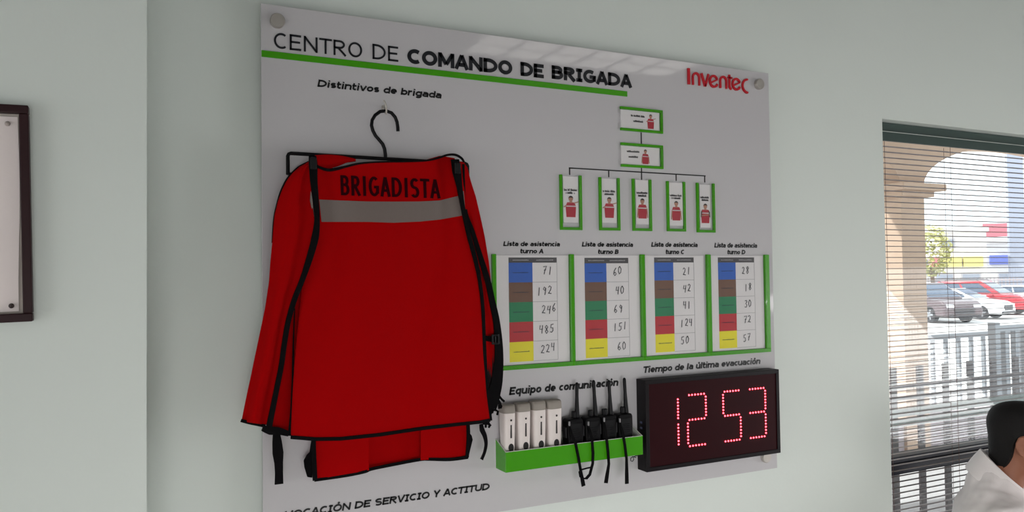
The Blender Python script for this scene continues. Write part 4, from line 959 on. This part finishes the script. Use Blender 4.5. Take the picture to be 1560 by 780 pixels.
# ------------------------------------------------------------------ outside: car park and street
GZ = -0.6
M_asph = mat('pale_asphalt', (196, 194, 192), 0.9, noise=0.06, nscale=3)
mb = MB(); mb.box(-30, 140, AY+AT+0.46, 120, GZ-0.1, GZ); struct(mb.build('ground', M_asph))
mb = MB(); mb.box(-4, 16, AY+AT+0.451, AY+AT+0.46, GZ, -0.02); struct(mb.build('trim_porch_edge', M_conc))
M_cglass = mat('car_glass', (70, 84, 104), 0.08); M_tyre = mat('tyre_black', (32, 30, 32), 0.8); M_rim = mat('alloy_rim', (176, 176, 180), 0.3, metal=0.8); M_lamp = mat('headlamp', (226, 228, 232), 0.15); M_trimd = mat('dark_car_trim', (48, 44, 48), 0.5); M_tail = mat('tail_lamp', (150, 18, 24), 0.3)
def car(lab, pos, heading, paint, kind, group='cars in the car park'):
    t = thing('car', lab, 'car', (0, 0, 0), group); t['_base'] = (0, 0, 0)
    if kind == 'sedan':
        L, W, Hh, belt, g = 4.5, 1.78, 1.45, 0.90, 0.2
        low = [(-2.25, 0.35), (-2.22, 0.85), (-2.1, 0.98), (-1.4, 1.0), (1.0, 0.95), (1.9, 0.84), (2.18, 0.70), (2.25, 0.45), (2.2, 0.25), (-2.2, 0.25)]
        cab = [(-1.75, 0.985), (-0.95, 1.42), (0.1, 1.45), (1.15, 0.95)]
    else:
        L, W, Hh = 4.7, 1.88, 1.78
        low = [(-2.35, 0.4), (-2.33, 0.95), (-2.25, 1.08), (0.9, 1.08), (1.2, 1.06), (2.1, 0.98), (2.3, 0.82), (2.36, 0.5), (2.3, 0.3), (-2.3, 0.3)]
        cab = [(-2.22, 1.07), (-1.95, 1.74), (0.2, 1.76), (1.25, 1.06)]
    hw = W/2
    mb = MB(); rings = []
    for (yy, sc, dz) in ((-hw, 0.97, 0.05), (-hw+0.06, 1.0, 0), (hw-0.06, 1.0, 0), (hw, 0.97, 0.05)):
        rings.append([Vector((x_*sc, yy, z_+(dz if z_ < 0.5 else -dz*0.6))) for x_, z_ in low])
    mb.loft(rings); mb.build('body', paint, t, bevel=0.05, seg=3, smooth=True, angle=35)
    mb = MB(); rings = []
    for (sgn) in (-1, 1):
        pass
    inn = hw-0.20
    A = [Vector((x_, -(hw-0.05) if z_ < 1.2 else -inn, z_)) for x_, z_ in cab]; B = [Vector((x_, -p.y, z_)) for p, (x_, z_) in zip(A, cab)]
    mb.loft([A, B]); cb = mb.build('cabin', paint, t, bevel=0.05, seg=3, smooth=True, angle=35)
    # side, front and rear windows
    for sgn in (-1, 1):
        def ins(f, g_):
            b0, t0, t1, b1 = cab
            xb = b0[0]+(b1[0]-b0[0])*f; xt = t0[0]+(t1[0]-t0[0])*f
            x_ = xb+(xt-xb)*g_; z_ = b0[1]+(t0[1]-b0[1])*g_; y_ = (hw-0.05)+(inn-(hw-0.05))*g_
            return Vector((x_, sgn*(y_+0.008), z_))
        for f0, f1 in ((0.12, 0.48), (0.52, 0.9)):
            mb = MB(); q4 = [ins(f0, 0.12), ins(f1, 0.12), ins(f1, 0.85), ins(f0, 0.85)]; mb.prism(q4, (0, -sgn*0.02, 0)); mb.build('side_window', M_cglass, cb)
    for (i0, i1, dx) in ((3, 2, 0.012), (0, 1, -0.012)):
        b_, t_ = cab[i0], cab[i1]
        P = [Vector((b_[0]+(t_[0]-b_[0])*f+dx, s_*((hw-0.05)+(inn-hw+0.05)*f-0.1), b_[1]+(t_[1]-b_[1])*f+0.012)) for f, s_ in ((0.1, -1), (0.1, 1), (0.88, 1), (0.88, -1))]
        mb = MB(); mb.prism(P, (-dx*1.5, 0, -0.015)); mb.build('windscreen' if i0 == 3 else 'rear_window', M_cglass, cb)
    fx = low[6][0]
    for sgn in (-1, 1):
        mb = MB(); mb.box(fx-0.16, fx+0.05, sgn*(hw-0.28)-0.18, sgn*(hw-0.28)+0.18, low[6][1]-0.13, low[6][1]+0.02); mb.build('headlight', M_lamp, t, bevel=0.03)
        mb = MB(); mb.box(low[1][0]-0.02, low[1][0]+0.1, sgn*(hw-0.22)-0.13, sgn*(hw-0.22)+0.13, 0.70, 0.86); mb.build('tail_light', M_tail, t, bevel=0.02)
        mb = MB(); mb.box(0.72, 0.90, sgn*(hw+0.07)-0.10, sgn*(hw+0.07)+0.08, 0.98, 1.10); mb.build('mirror', paint, t, bevel=0.03)
    mb = MB(); mb.box(fx+0.005, fx+0.07, -0.5, 0.5, 0.42, 0.66); mb.build('grille', M_trimd, t, bevel=0.02)
    mb = MB(); mb.box(low[7][0]-0.08, low[7][0]+0.035, -0.75, 0.75, 0.28, 0.38); mb.build('bumper', M_trimd, t, bevel=0.02)
    for wx in (-1.38, 1.38):
        for sgn in (-1, 1):
            R_ = 0.33 if kind == 'sedan' else 0.37
            mb = MB(); n = 26
            rings = [[Vector((wx+r*math.cos(2*math.pi*i/n), sgn*y_, R_+r*math.sin(2*math.pi*i/n))) for i in range(n)] for y_, r in ((hw-0.20, R_*0.9), (hw-0.19, R_), (hw-0.02, R_), (hw+0.012, R_*0.93), (hw+0.012, R_*0.68))]
            mb.loft(rings); wh = mb.build('wheel', M_tyre, t, smooth=True)
            mb = MB(); mb.prism([Vector((wx+R_*0.66*math.cos(2*math.pi*i/n), sgn*(hw+0.005), R_+R_*0.66*math.sin(2*math.pi*i/n))) for i in range(n)], (0, sgn*0.012, 0))
            mb.build('rim', M_trimd, wh)
            mb = MB()
            for s5 in range(5):
                a = 2*math.pi*s5/5; d = Vector((math.cos(a), 0, math.sin(a))); e = Vector((-d.z, 0, d.x)); c_ = Vector((wx, sgn*(hw+0.014), R_))
                mb.prism([c_+e*0.05, c_-e*0.05, c_+d*R_*0.62-e*0.035, c_+d*R_*0.62+e*0.035], (0, sgn*0.012, 0))
            mb.build('spokes', M_rim, wh)
    if kind == 'suv':
        for sgn in (-1, 1):
            mb = MB(); mb.tube([Vector((-1.6, sgn*(inn-0.06), 1.76)), Vector((-1.5, sgn*(inn-0.06), 1.83)), Vector((0.0, sgn*(inn-0.06), 1.83)), Vector((0.1, sgn*(inn-0.06), 1.77))], 0.018, 8); mb.build('roof_rail', M_trimd, t)
    t.location = pos; t.rotation_euler = (0, 0, heading)
    return t
def gpt(u, v):
    d = RIGHT*((u-780)/FPX)+UP*((390-v)/FPX)+FWD; return CAM+d*((GZ-CAM.z)/d.z)
HD = math.radians(-78)
P_red = mat('car_red', (176, 28, 44), 0.25, coat=0.5); P_white = mat('car_white', (232, 232, 234), 0.25, coat=0.5); P_dark = mat('car_maroon', (92, 74, 78), 0.25, coat=0.5); P_silver = mat('car_silver', (196, 200, 206), 0.25, coat=0.5)
car('dark grey four wheel drive outside, nearest the arcade column', gpt(1413, 489), HD-0.5, P_dark, 'suv')
car('white saloon car outside, between the dark car and the red one', gpt(1460, 484), HD, P_white, 'sedan')
car('large red car parked outside behind the white saloon', gpt(1497, 478), HD, P_red, 'suv')
car('silver car parked outside at the right edge of the window view', gpt(1562, 471.5), HD, P_silver, 'sedan')

# street behind the car park
def far(u, dist):
    d = RIGHT*((u-780)/FPX)+FWD; d.z = 0; d.normalize(); return CAM+d*dist
M_pale = mat('pale_render', (226, 222, 220), 0.9, noise=0.03, nscale=0.6)
dirF = Vector((0.83, 0.557, 0)).normalized()
def building(lab, u, dist, wd, dp, ht, paint, signs, wins, rotz):
    base = far(u, dist); base.z = GZ
    t = thing('building', lab, 'building', (0, 0, 0), 'buildings across the street'); t['_base'] = (0, 0, 0)
    mb = MB(); mb.box(-wd/2, wd/2, 0, dp, 0, ht); mb.box(-wd/2-0.15, wd/2+0.15, -0.15, dp+0.15, ht, ht+0.3); mb.build('wall', paint, t)
    for (x0, x1, z0, z1, m) in signs:
        mb = MB(); mb.box(x0, x1, -0.35, -0.01, z0, z1); mb.build('sign_panel', m, t, bevel=0.02)
    for (x0, x1, z0, z1) in wins:
        mb = MB(); mb.box(x0, x1, -0.08, -0.01, z0, z1); f_ = mb.build('window', mat('pale_frame', (188, 182, 184), 0.7), t)
        mb = MB(); mb.box(x0+0.1, x1-0.1, -0.10, -0.081, z0+0.1, z1-0.1); mb.build('pane', mat('pale_pane', (150, 156, 170), 0.3), f_)
    t.location = base; t.rotation_euler = (0, 0, rotz)
RZ = math.radians(-52)
s_red = mat('sign_red_hazed', (222, 128, 138), 0.6); s_yel = mat('sign_yellow_hazed', (228, 214, 132), 0.6); s_blue = mat('sign_blue_hazed', (116, 128, 200), 0.6)  # sign colours paled to stand for overexposure and distance haze
building('pale shop building across the street with red and yellow signs', 1448, 62, 4.3, 4, 5.0, M_pale, ((-1.2, -0.7, 2.6, 3.3, s_red), (-0.65, 0.65, 2.6, 3.3, s_yel), (0.75, 1.9, 2.6, 3.3, s_yel)), ((-0.6, 0.3, 3.9, 4.6), (-1.9, -1.3, 1.9, 3.2), (-1.0, 0.2, 0.2, 2.2), (0.6, 1.8, 0.2, 2.2)), RZ)
building('pale shop building across the street with blue signs', 1514, 70, 4.0, 4, 4.4, M_pale, ((-1.9, -0.9, 2.8, 3.5, s_blue), (-0.3, 1.6, 2.8, 3.5, s_blue), (-0.7, 1.6, 4.9, 5.9, s_red)), ((-1.8, -0.6, 0.2, 2.2), (0.2, 1.6, 0.2, 2.2)), RZ)
# tall pale concrete pylon
pb = far(1549, 48); pb.z = GZ
pb = far(1549, 66); pb.z = GZ
t = thing('pylon', 'tall bluish grey concrete pylon outside at the right of the window', 'pylon', (0, 0, 0)); t['_base'] = (0, 0, 0)
mb = MB(); mb.box(-0.48, 0.48, -0.48, 0.48, 0, 14); mb.build('shaft', mat('pylon_concrete', (164, 168, 184), 0.8), t, bevel=0.03)
mb = MB(); mb.box(-0.7, 0.7, -0.7, 0.7, 0, 0.5); mb.build('footing', M_conc, t, bevel=0.03); t.location = pb; t.rotation_euler = (0, 0, RZ)
# tree beyond the column
tb = far(1420, 56); tb.z = GZ
t = thing('tree', 'pale yellow green tree across the street beside the arcade column', 'tree', (0, 0, 0)); t['_base'] = (0, 0, 0)
mb = MB(); mb.tube([Vector((0, 0, 0)), Vector((0.05, 0, 1.2)), Vector((-0.05, 0.05, 2.6))], [0.18, 0.14, 0.09], 8); mb.tube([Vector((0, 0, 1.6)), Vector((0.5, 0.2, 2.8))], [0.08, 0.04], 6); mb.build('trunk', mat('bark', (120, 98, 80), 0.9), t)
rr = random.Random(3); mb = MB()
for k in range(900):
    a, b, r_ = rr.uniform(0, 6.28), rr.uniform(-1, 1), rr.uniform(0.4, 1)**0.5
    c_ = Vector((1.15*r_*math.cos(a)*math.sqrt(1-b*b), 1.15*r_*math.sin(a)*math.sqrt(1-b*b), 3.6+1.7*r_*b)); d1 = Vector((rr.uniform(-1, 1), rr.uniform(-1, 1), rr.uniform(-1, 1))).normalized()*0.16; d2 = d1.orthogonal().normalized()*0.09
    mb.add([c_-d1, c_+d2, c_+d1, c_-d2], [(0, 1, 2, 3)])
mb.build('foliage', mat('yellow_green_leaf_hazed', (196, 192, 136), 0.7), t); t.location = tb  # leaf colour washed out, bright haze put into it
# street fence
fb = far(1490, 57); fb.z = GZ
t = thing('fence', 'pale picket fence along the far side of the car park', 'fence', (0, 0, 0)); t['_base'] = (0, 0, 0)
M_fe = mat('fence_pale', (178, 164, 166), 0.7)
mb = MB()
for k in range(60): mb.box(-6+0.2*k, -5.94+0.2*k, -0.02, 0.02, 0.05, 1.9)
mb.build('pickets', M_fe, t)
for z_ in (0.3, 1.7):
    mb = MB(); mb.box(-6, 6, -0.04, 0.04, z_, z_+0.08); mb.build('rail', M_fe, t)
t.location = fb; t.rotation_euler = (0, 0, RZ)

# ------------------------------------------------------------------ seated man by the window
fwdP = (RIGHT*0.88 - FWD*0.47); fwdP.z = 0; fwdP.normalize()          # he faces the right of the photograph
latP = Vector((fwdP.y, -fwdP.x, 0))                                       # his right-hand side, toward the camera
def campt(u, v, depth): return CAM+(RIGHT*((u-780)/FPX)+UP*((390-v)/FPX)+FWD)*depth
DP = 2.58
HC = campt(1558, 670, DP)                                                # centre of the head
SEAT = 0.42
M_skin = mat('brown_skin', (150, 98, 76), 0.55, spec=0.35, noise=0.05, nscale=30)
M_hair = mat('black_hair', (16, 13, 13), 0.75, spec=0.3, noise=0.3, nscale=200, bump=0.6, bscale=260)
M_shirt = mat('white_shirt', (240, 232, 231), 0.85, bump=0.15, bscale=400)
M_trou = mat('dark_trousers', (40, 44, 58), 0.85)
HIP = Vector((HC.x, HC.y, 0))-fwdP*0.168; HIP.z = SEAT+0.10
def W(f, l, z): return Vector((HIP.x, HIP.y, 0))+fwdP*f+latP*l+Vector((0, 0, z))
man = thing('person', 'seated man with short black hair and white collared shirt in front of the blind', 'person', W(0, 0, 0))
def ringW(f, l, z, a, b, n=24, tilt=0.0, p=1.0):
    out = []
    for i in range(n):
        q_ = 2*math.pi*i/n; c_, s_ = math.cos(q_), math.sin(q_); c_ = math.copysign(abs(c_)**p, c_); s_ = math.copysign(abs(s_)**p, s_)
        out.append(W(f+a*c_, l+b*s_, z+tilt*c_*a))
    return out
hz = HC.z; tz = hz+0.045; TH = tz-0.175-SEAT        # tz sets the shoulder line
body = MB()
# trunk and neck
body.loft([ringW(0.13, 0, SEAT+0.02, 0.12, 0.17), ringW(0.13, 0, SEAT+0.10, 0.12, 0.17), ringW(0.105, 0, SEAT+0.45*TH, 0.098, 0.150), ringW(0.085, 0, SEAT+0.70*TH, 0.092, 0.165), ringW(0.092, 0, tz-0.27, 0.085, 0.165), ringW(0.105, 0, tz-0.235, 0.060, 0.115), ringW(0.11, 0, tz-0.195, 0.055, 0.066)])
body.loft([ringW(0.10, 0, tz-0.22, 0.060, 0.064), ringW(0.125, 0, hz-0.10, 0.058, 0.056), ringW(0.155, 0, hz-0.03, 0.06, 0.056)])
# head
head_r = [(-0.115, 0.215, 0.028, 0.026), (-0.105, 0.205, 0.05, 0.045), (-0.07, 0.19, 0.078, 0.060), (-0.03, 0.178, 0.092, 0.068), (0.0, 0.172, 0.098, 0.073), (0.04, 0.168, 0.098, 0.075), (0.075, 0.165, 0.088, 0.068), (0.10, 0.162, 0.062, 0.05), (0.113, 0.16, 0.02, 0.018)]
body.loft([ringW(f, 0, hz+dz, a, b) for dz, f, a, b in head_r])
# nose, brow, lips
body.loft([ringW(0.27, 0, hz-0.045, 0.018, 0.017, 10), ringW(0.272, 0, hz-0.03, 0.02, 0.014, 10), ringW(0.262, 0, hz+0.012, 0.01, 0.008, 10)])
body.ball(W(0.258, 0, hz+0.022), 0.012, 0.045, 0.01); body.ball(W(0.262, 0, hz-0.068), 0.012, 0.022, 0.008)
for sg in (-1, 1):                                                      # ears, arms, legs, hands
    e = W(0.172, sg*0.076, hz-0.012)
    body.loft([ringW(0.168+0.0, sg*(0.072+k*0.006), hz-0.012, 0.012, 0.004, 8) for k in (0, 1)])
    pts = [(math.cos(a_)*0.019-0.004*math.sin(a_), math.sin(a_)*0.031) for a_ in [2*math.pi*i/14 for i in range(14)]]
    body.tube([W(0.170+x_-0.006, sg*(0.080+0.006*(x_ < 0)), hz-0.010+z_) for x_, z_ in pts], 0.0052, 8, closed=True)
    body.tube([W(0.170, sg*0.076, hz-0.030), W(0.166, sg*0.079, hz-0.010), W(0.170, sg*0.079, hz+0.008)], [0.011, 0.013, 0.010], 8)
    sh_ = W(0.10, sg*0.16, tz-0.27); el = W(0.22, sg*0.22, tz-0.50); wr = W(0.43, sg*0.17, tz-0.48)
    body.tube([sh_+Vector((0, 0, 0.02)), sh_, sh_.lerp(el, 0.5), el, el.lerp(wr, 0.35), wr], [0.042, 0.050, 0.045, 0.040, 0.040, 0.027], 14)
    hd = fwdP
    palm = wr+hd*0.055
    body.tube([wr, wr+hd*0.02, palm, wr+hd*0.095], [0.026, 0.030, 0.036, 0.030], 12)
    for k, (ln, of) in enumerate(((0.070, -0.026), (0.080, -0.009), (0.075, 0.009), (0.058, 0.026))):
        b0 = wr+hd*0.085+latP*of; body.tube([b0, b0+hd*ln*0.45+Vector((0, 0, 0.004)), b0+hd*ln*0.75-Vector((0, 0, 0.008)), b0+hd*ln*0.95-Vector((0, 0, 0.022))], [0.0095, 0.0092, 0.0085, 0.0065], 8)
    b0 = wr+hd*0.03-latP*sg*0.024; body.tube([b0, b0+hd*0.03-latP*sg*0.020, b0+hd*0.055-latP*sg*0.026-Vector((0, 0, 0.008))], [0.012, 0.0105, 0.008], 8)
    hp_ = W(0.15, sg*0.10, SEAT+0.08); kn = W(0.56, sg*0.13, SEAT+0.06); an = W(0.54, sg*0.13, 0.09)
    body.tube([hp_, hp_.lerp(kn, 0.5), kn, kn+Vector((0, 0, -0.03)), kn.lerp(an, 0.4), an, an-Vector((0, 0, 0.05))], [0.085, 0.075, 0.058, 0.056, 0.055, 0.038, 0.036], 14)
    body.tube([an-Vector((0, 0, 0.045))-fwdP*0.05, an-Vector((0, 0, 0.05)), an-Vector((0, 0, 0.06))+fwdP*0.12, an-Vector((0, 0, 0.068))+fwdP*0.18], [0.032, 0.036, 0.028, 0.02], 12)
bo = body.build('body', M_skin, man)
rm = bo.modifiers.new('remesh', 'REMESH'); rm.mode = 'VOXEL'; rm.voxel_size = 0.0055; rm.use_smooth_shade = True
sm = bo.modifiers.new('smooth', 'SMOOTH'); sm.iterations = 4; sm.factor = 0.5
# eyes
for sg in (-1, 1):
    ey = MB(); ey.ball(W(0.2445, sg*0.031, hz+0.004), 0.011, 0.012, 0.0085); ey.build('eye', mat('eye_white', (226, 222, 218), 0.2), man, smooth=True)
    ey = MB(); ey.ball(W(0.2540, sg*0.031, hz+0.004), 0.0035, 0.0055, 0.0055); ey.build('iris', mat('iris_brown', (40, 24, 18), 0.2), man, smooth=True)
# hair: skull cap, short at the nape
hr = MB(); rings = []
n = 40
def hair_ring(dz, f, a, b, front):
    out = []
    for i in range(n):
        q_ = 2*math.pi*i/n; c_, s_ = math.cos(q_), math.sin(q_)
        ff = f+a*c_
        ff = min(ff, front+0.02*max(0, c_))
        out.append(W(ff, b*s_, hz+dz))
    return out
for dz, f, a, b, fr in ((-0.098, 0.118, 0.038, 0.038, 0.100), (-0.090, 0.124, 0.050, 0.050, 0.106), (-0.070, 0.140, 0.070, 0.062, 0.116), (-0.045, 0.158, 0.088, 0.071, 0.124), (-0.018, 0.168, 0.098, 0.077, 0.130), (0.012, 0.168, 0.098, 0.0805, 0.136), (0.028, 0.167, 0.099, 0.082, 0.160), (0.036, 0.167, 0.100, 0.082, 0.215), (0.058, 0.166, 0.101, 0.081, 0.25), (0.082, 0.165, 0.094, 0.076, 0.28), (0.104, 0.164, 0.080, 0.065, 0.29), (0.118, 0.163, 0.055, 0.045, 0.29), (0.126, 0.163, 0.020, 0.017, 0.29)):
    rings.append(hair_ring(dz, f, a, b, fr))
hr.loft(rings); ho = hr.build('hair', M_hair, man, smooth=True, angle=80)
hs = ho.modifiers.new('sub', 'SUBSURF'); hs.levels = 1; hs.render_levels = 1
# shirt: trunk shell, sleeves; collar apart
st = MB()
st.loft([ringW(0.13, 0, SEAT+0.03, 0.138, 0.190), ringW(0.13, 0, SEAT+0.12, 0.140, 0.195), ringW(0.10, 0, SEAT+0.45*TH, 0.135, 0.185), ringW(0.080, 0, SEAT+0.70*TH, 0.125, 0.200), ringW(0.085, 0, tz-0.27, 0.118, 0.205), ringW(0.095, 0, tz-0.225, 0.104, 0.180), ringW(0.10, 0, tz-0.195, 0.092, 0.135, tilt=-0.35), ringW(0.112, 0, tz-0.172, 0.078, 0.096, tilt=-0.65), ringW(0.120, 0, tz-0.160, 0.068, 0.076, tilt=-0.85)])
for sg in (-1, 1):
    sh_ = W(0.10, sg*0.160, tz-0.270); el = W(0.22, sg*0.220, tz-0.50)
    st.tube([sh_-latP*sg*0.05+Vector((0, 0, 0.02)), sh_, sh_.lerp(el, 0.35), sh_.lerp(el, 0.62), sh_.lerp(el, 0.8)], [0.065, 0.078, 0.074, 0.072, 0.074], 18)
so = st.build('shirt', M_shirt, man)
rm = so.modifiers.new('remesh', 'REMESH'); rm.mode = 'VOXEL'; rm.voxel_size = 0.007; rm.use_smooth_shade = True
sm = so.modifiers.new('smooth', 'SMOOTH'); sm.iterations = 8; sm.factor = 0.5
tx = bpy.data.textures.new('shirt_folds', 'CLOUDS'); tx.noise_scale = 0.09
dm = so.modifiers.new('folds', 'DISPLACE'); dm.texture = tx; dm.strength = 0.022; dm.mid_level = 0.5
# folded collar: stands at the neck, falls outward, open at the front
co = MB(); rows = []
for j in range(33):
    a_ = math.pi*0.14+(2*math.pi-2*math.pi*0.14)*j/32; c_, s_ = math.cos(a_), math.sin(a_)
    pt = 1.0 if 3 < j < 29 else 1.25
    frontness = max(0, c_)
    top = tz-0.085-0.068*(1+c_)
    rows.append([W(0.122+0.062*c_, 0.062*s_, top-0.035), W(0.122+0.066*c_, 0.066*s_, top-0.004), W(0.120+0.073*c_, 0.073*s_, top), W(0.114+0.088*c_, 0.092*s_, top-0.026), W(0.106+0.104*c_*pt, 0.116*s_, top-0.062-0.014*frontness*pt)])
co.cloth(rows, (0, 0, -0.004)); co.build('collar', M_shirt, man, smooth=True, angle=60)
tr = MB()
tr.loft([ringW(0.14, 0, SEAT+0.005, 0.13, 0.185), ringW(0.14, 0, SEAT+0.06, 0.14, 0.188), ringW(0.13, 0, SEAT+0.14, 0.132, 0.182)])
for sg in (-1, 1):
    hp_ = W(0.15, sg*0.10, SEAT+0.09); kn = W(0.56, sg*0.13, SEAT+0.06); an = W(0.54, sg*0.13, 0.10)
    tr.tube([hp_, hp_.lerp(kn, 0.5), kn, kn+Vector((0, 0, -0.05)), kn.lerp(an, 0.5), an], [0.09, 0.086, 0.070, 0.068, 0.066, 0.062], 16)
to = tr.build('trousers', M_trou, man); rm = to.modifiers.new('remesh', 'REMESH'); rm.mode = 'VOXEL'; rm.voxel_size = 0.008; rm.use_smooth_shade = True
for sg in (-1, 1):
    sx_ = MB(); an = W(0.54, sg*0.13, 0.04)
    sx_.loft([[p for p in ringW(0.59, sg*0.13, z_, a_, b_, 18)] for z_, a_, b_ in ((0.002, 0.135, 0.048), (0.02, 0.138, 0.05), (0.045, 0.125, 0.046), (0.075, 0.075, 0.042))]); sx_.build('shoe', mat('black_leather', (18, 16, 16), 0.35), man, smooth=True)
# chair under him
ch = thing('chair', 'dark office chair under the seated man by the window', 'chair', W(0, 0, 0))
mb = MB(); mb.loft([ringW(0.21, 0, SEAT-0.07, 0.22, 0.22, 28, p=0.6), ringW(0.21, 0, SEAT-0.03, 0.24, 0.24, 28, p=0.6), ringW(0.21, 0, SEAT-0.012, 0.225, 0.225, 28, p=0.6)]); mb.build('seat', mat('chair_fabric', (38, 38, 42), 0.9), ch, smooth=True)
mb = MB(); mb.tube([W(0.21, 0, 0.08), W(0.21, 0, SEAT-0.065)], 0.03, 14); mb.build('column', M_plastic, ch, smooth=True)
for k in range(5):
    a_ = 2*math.pi*k/5; mb = MB(); mb.tube([W(0.21, 0, 0.10), W(0.21+0.26*math.cos(a_), 0.26*math.sin(a_), 0.07)], [0.028, 0.018], 10); l_ = mb.build('leg', M_plastic, ch, smooth=True)
    mb = MB(); mb.ball(W(0.21+0.26*math.cos(a_), 0.26*math.sin(a_), 0.029), 0.02, 0.02, 0.028); mb.build('caster', M_plastic, l_, smooth=True)

for o in bpy.data.objects:
    if '_base' in o: del o['_base']
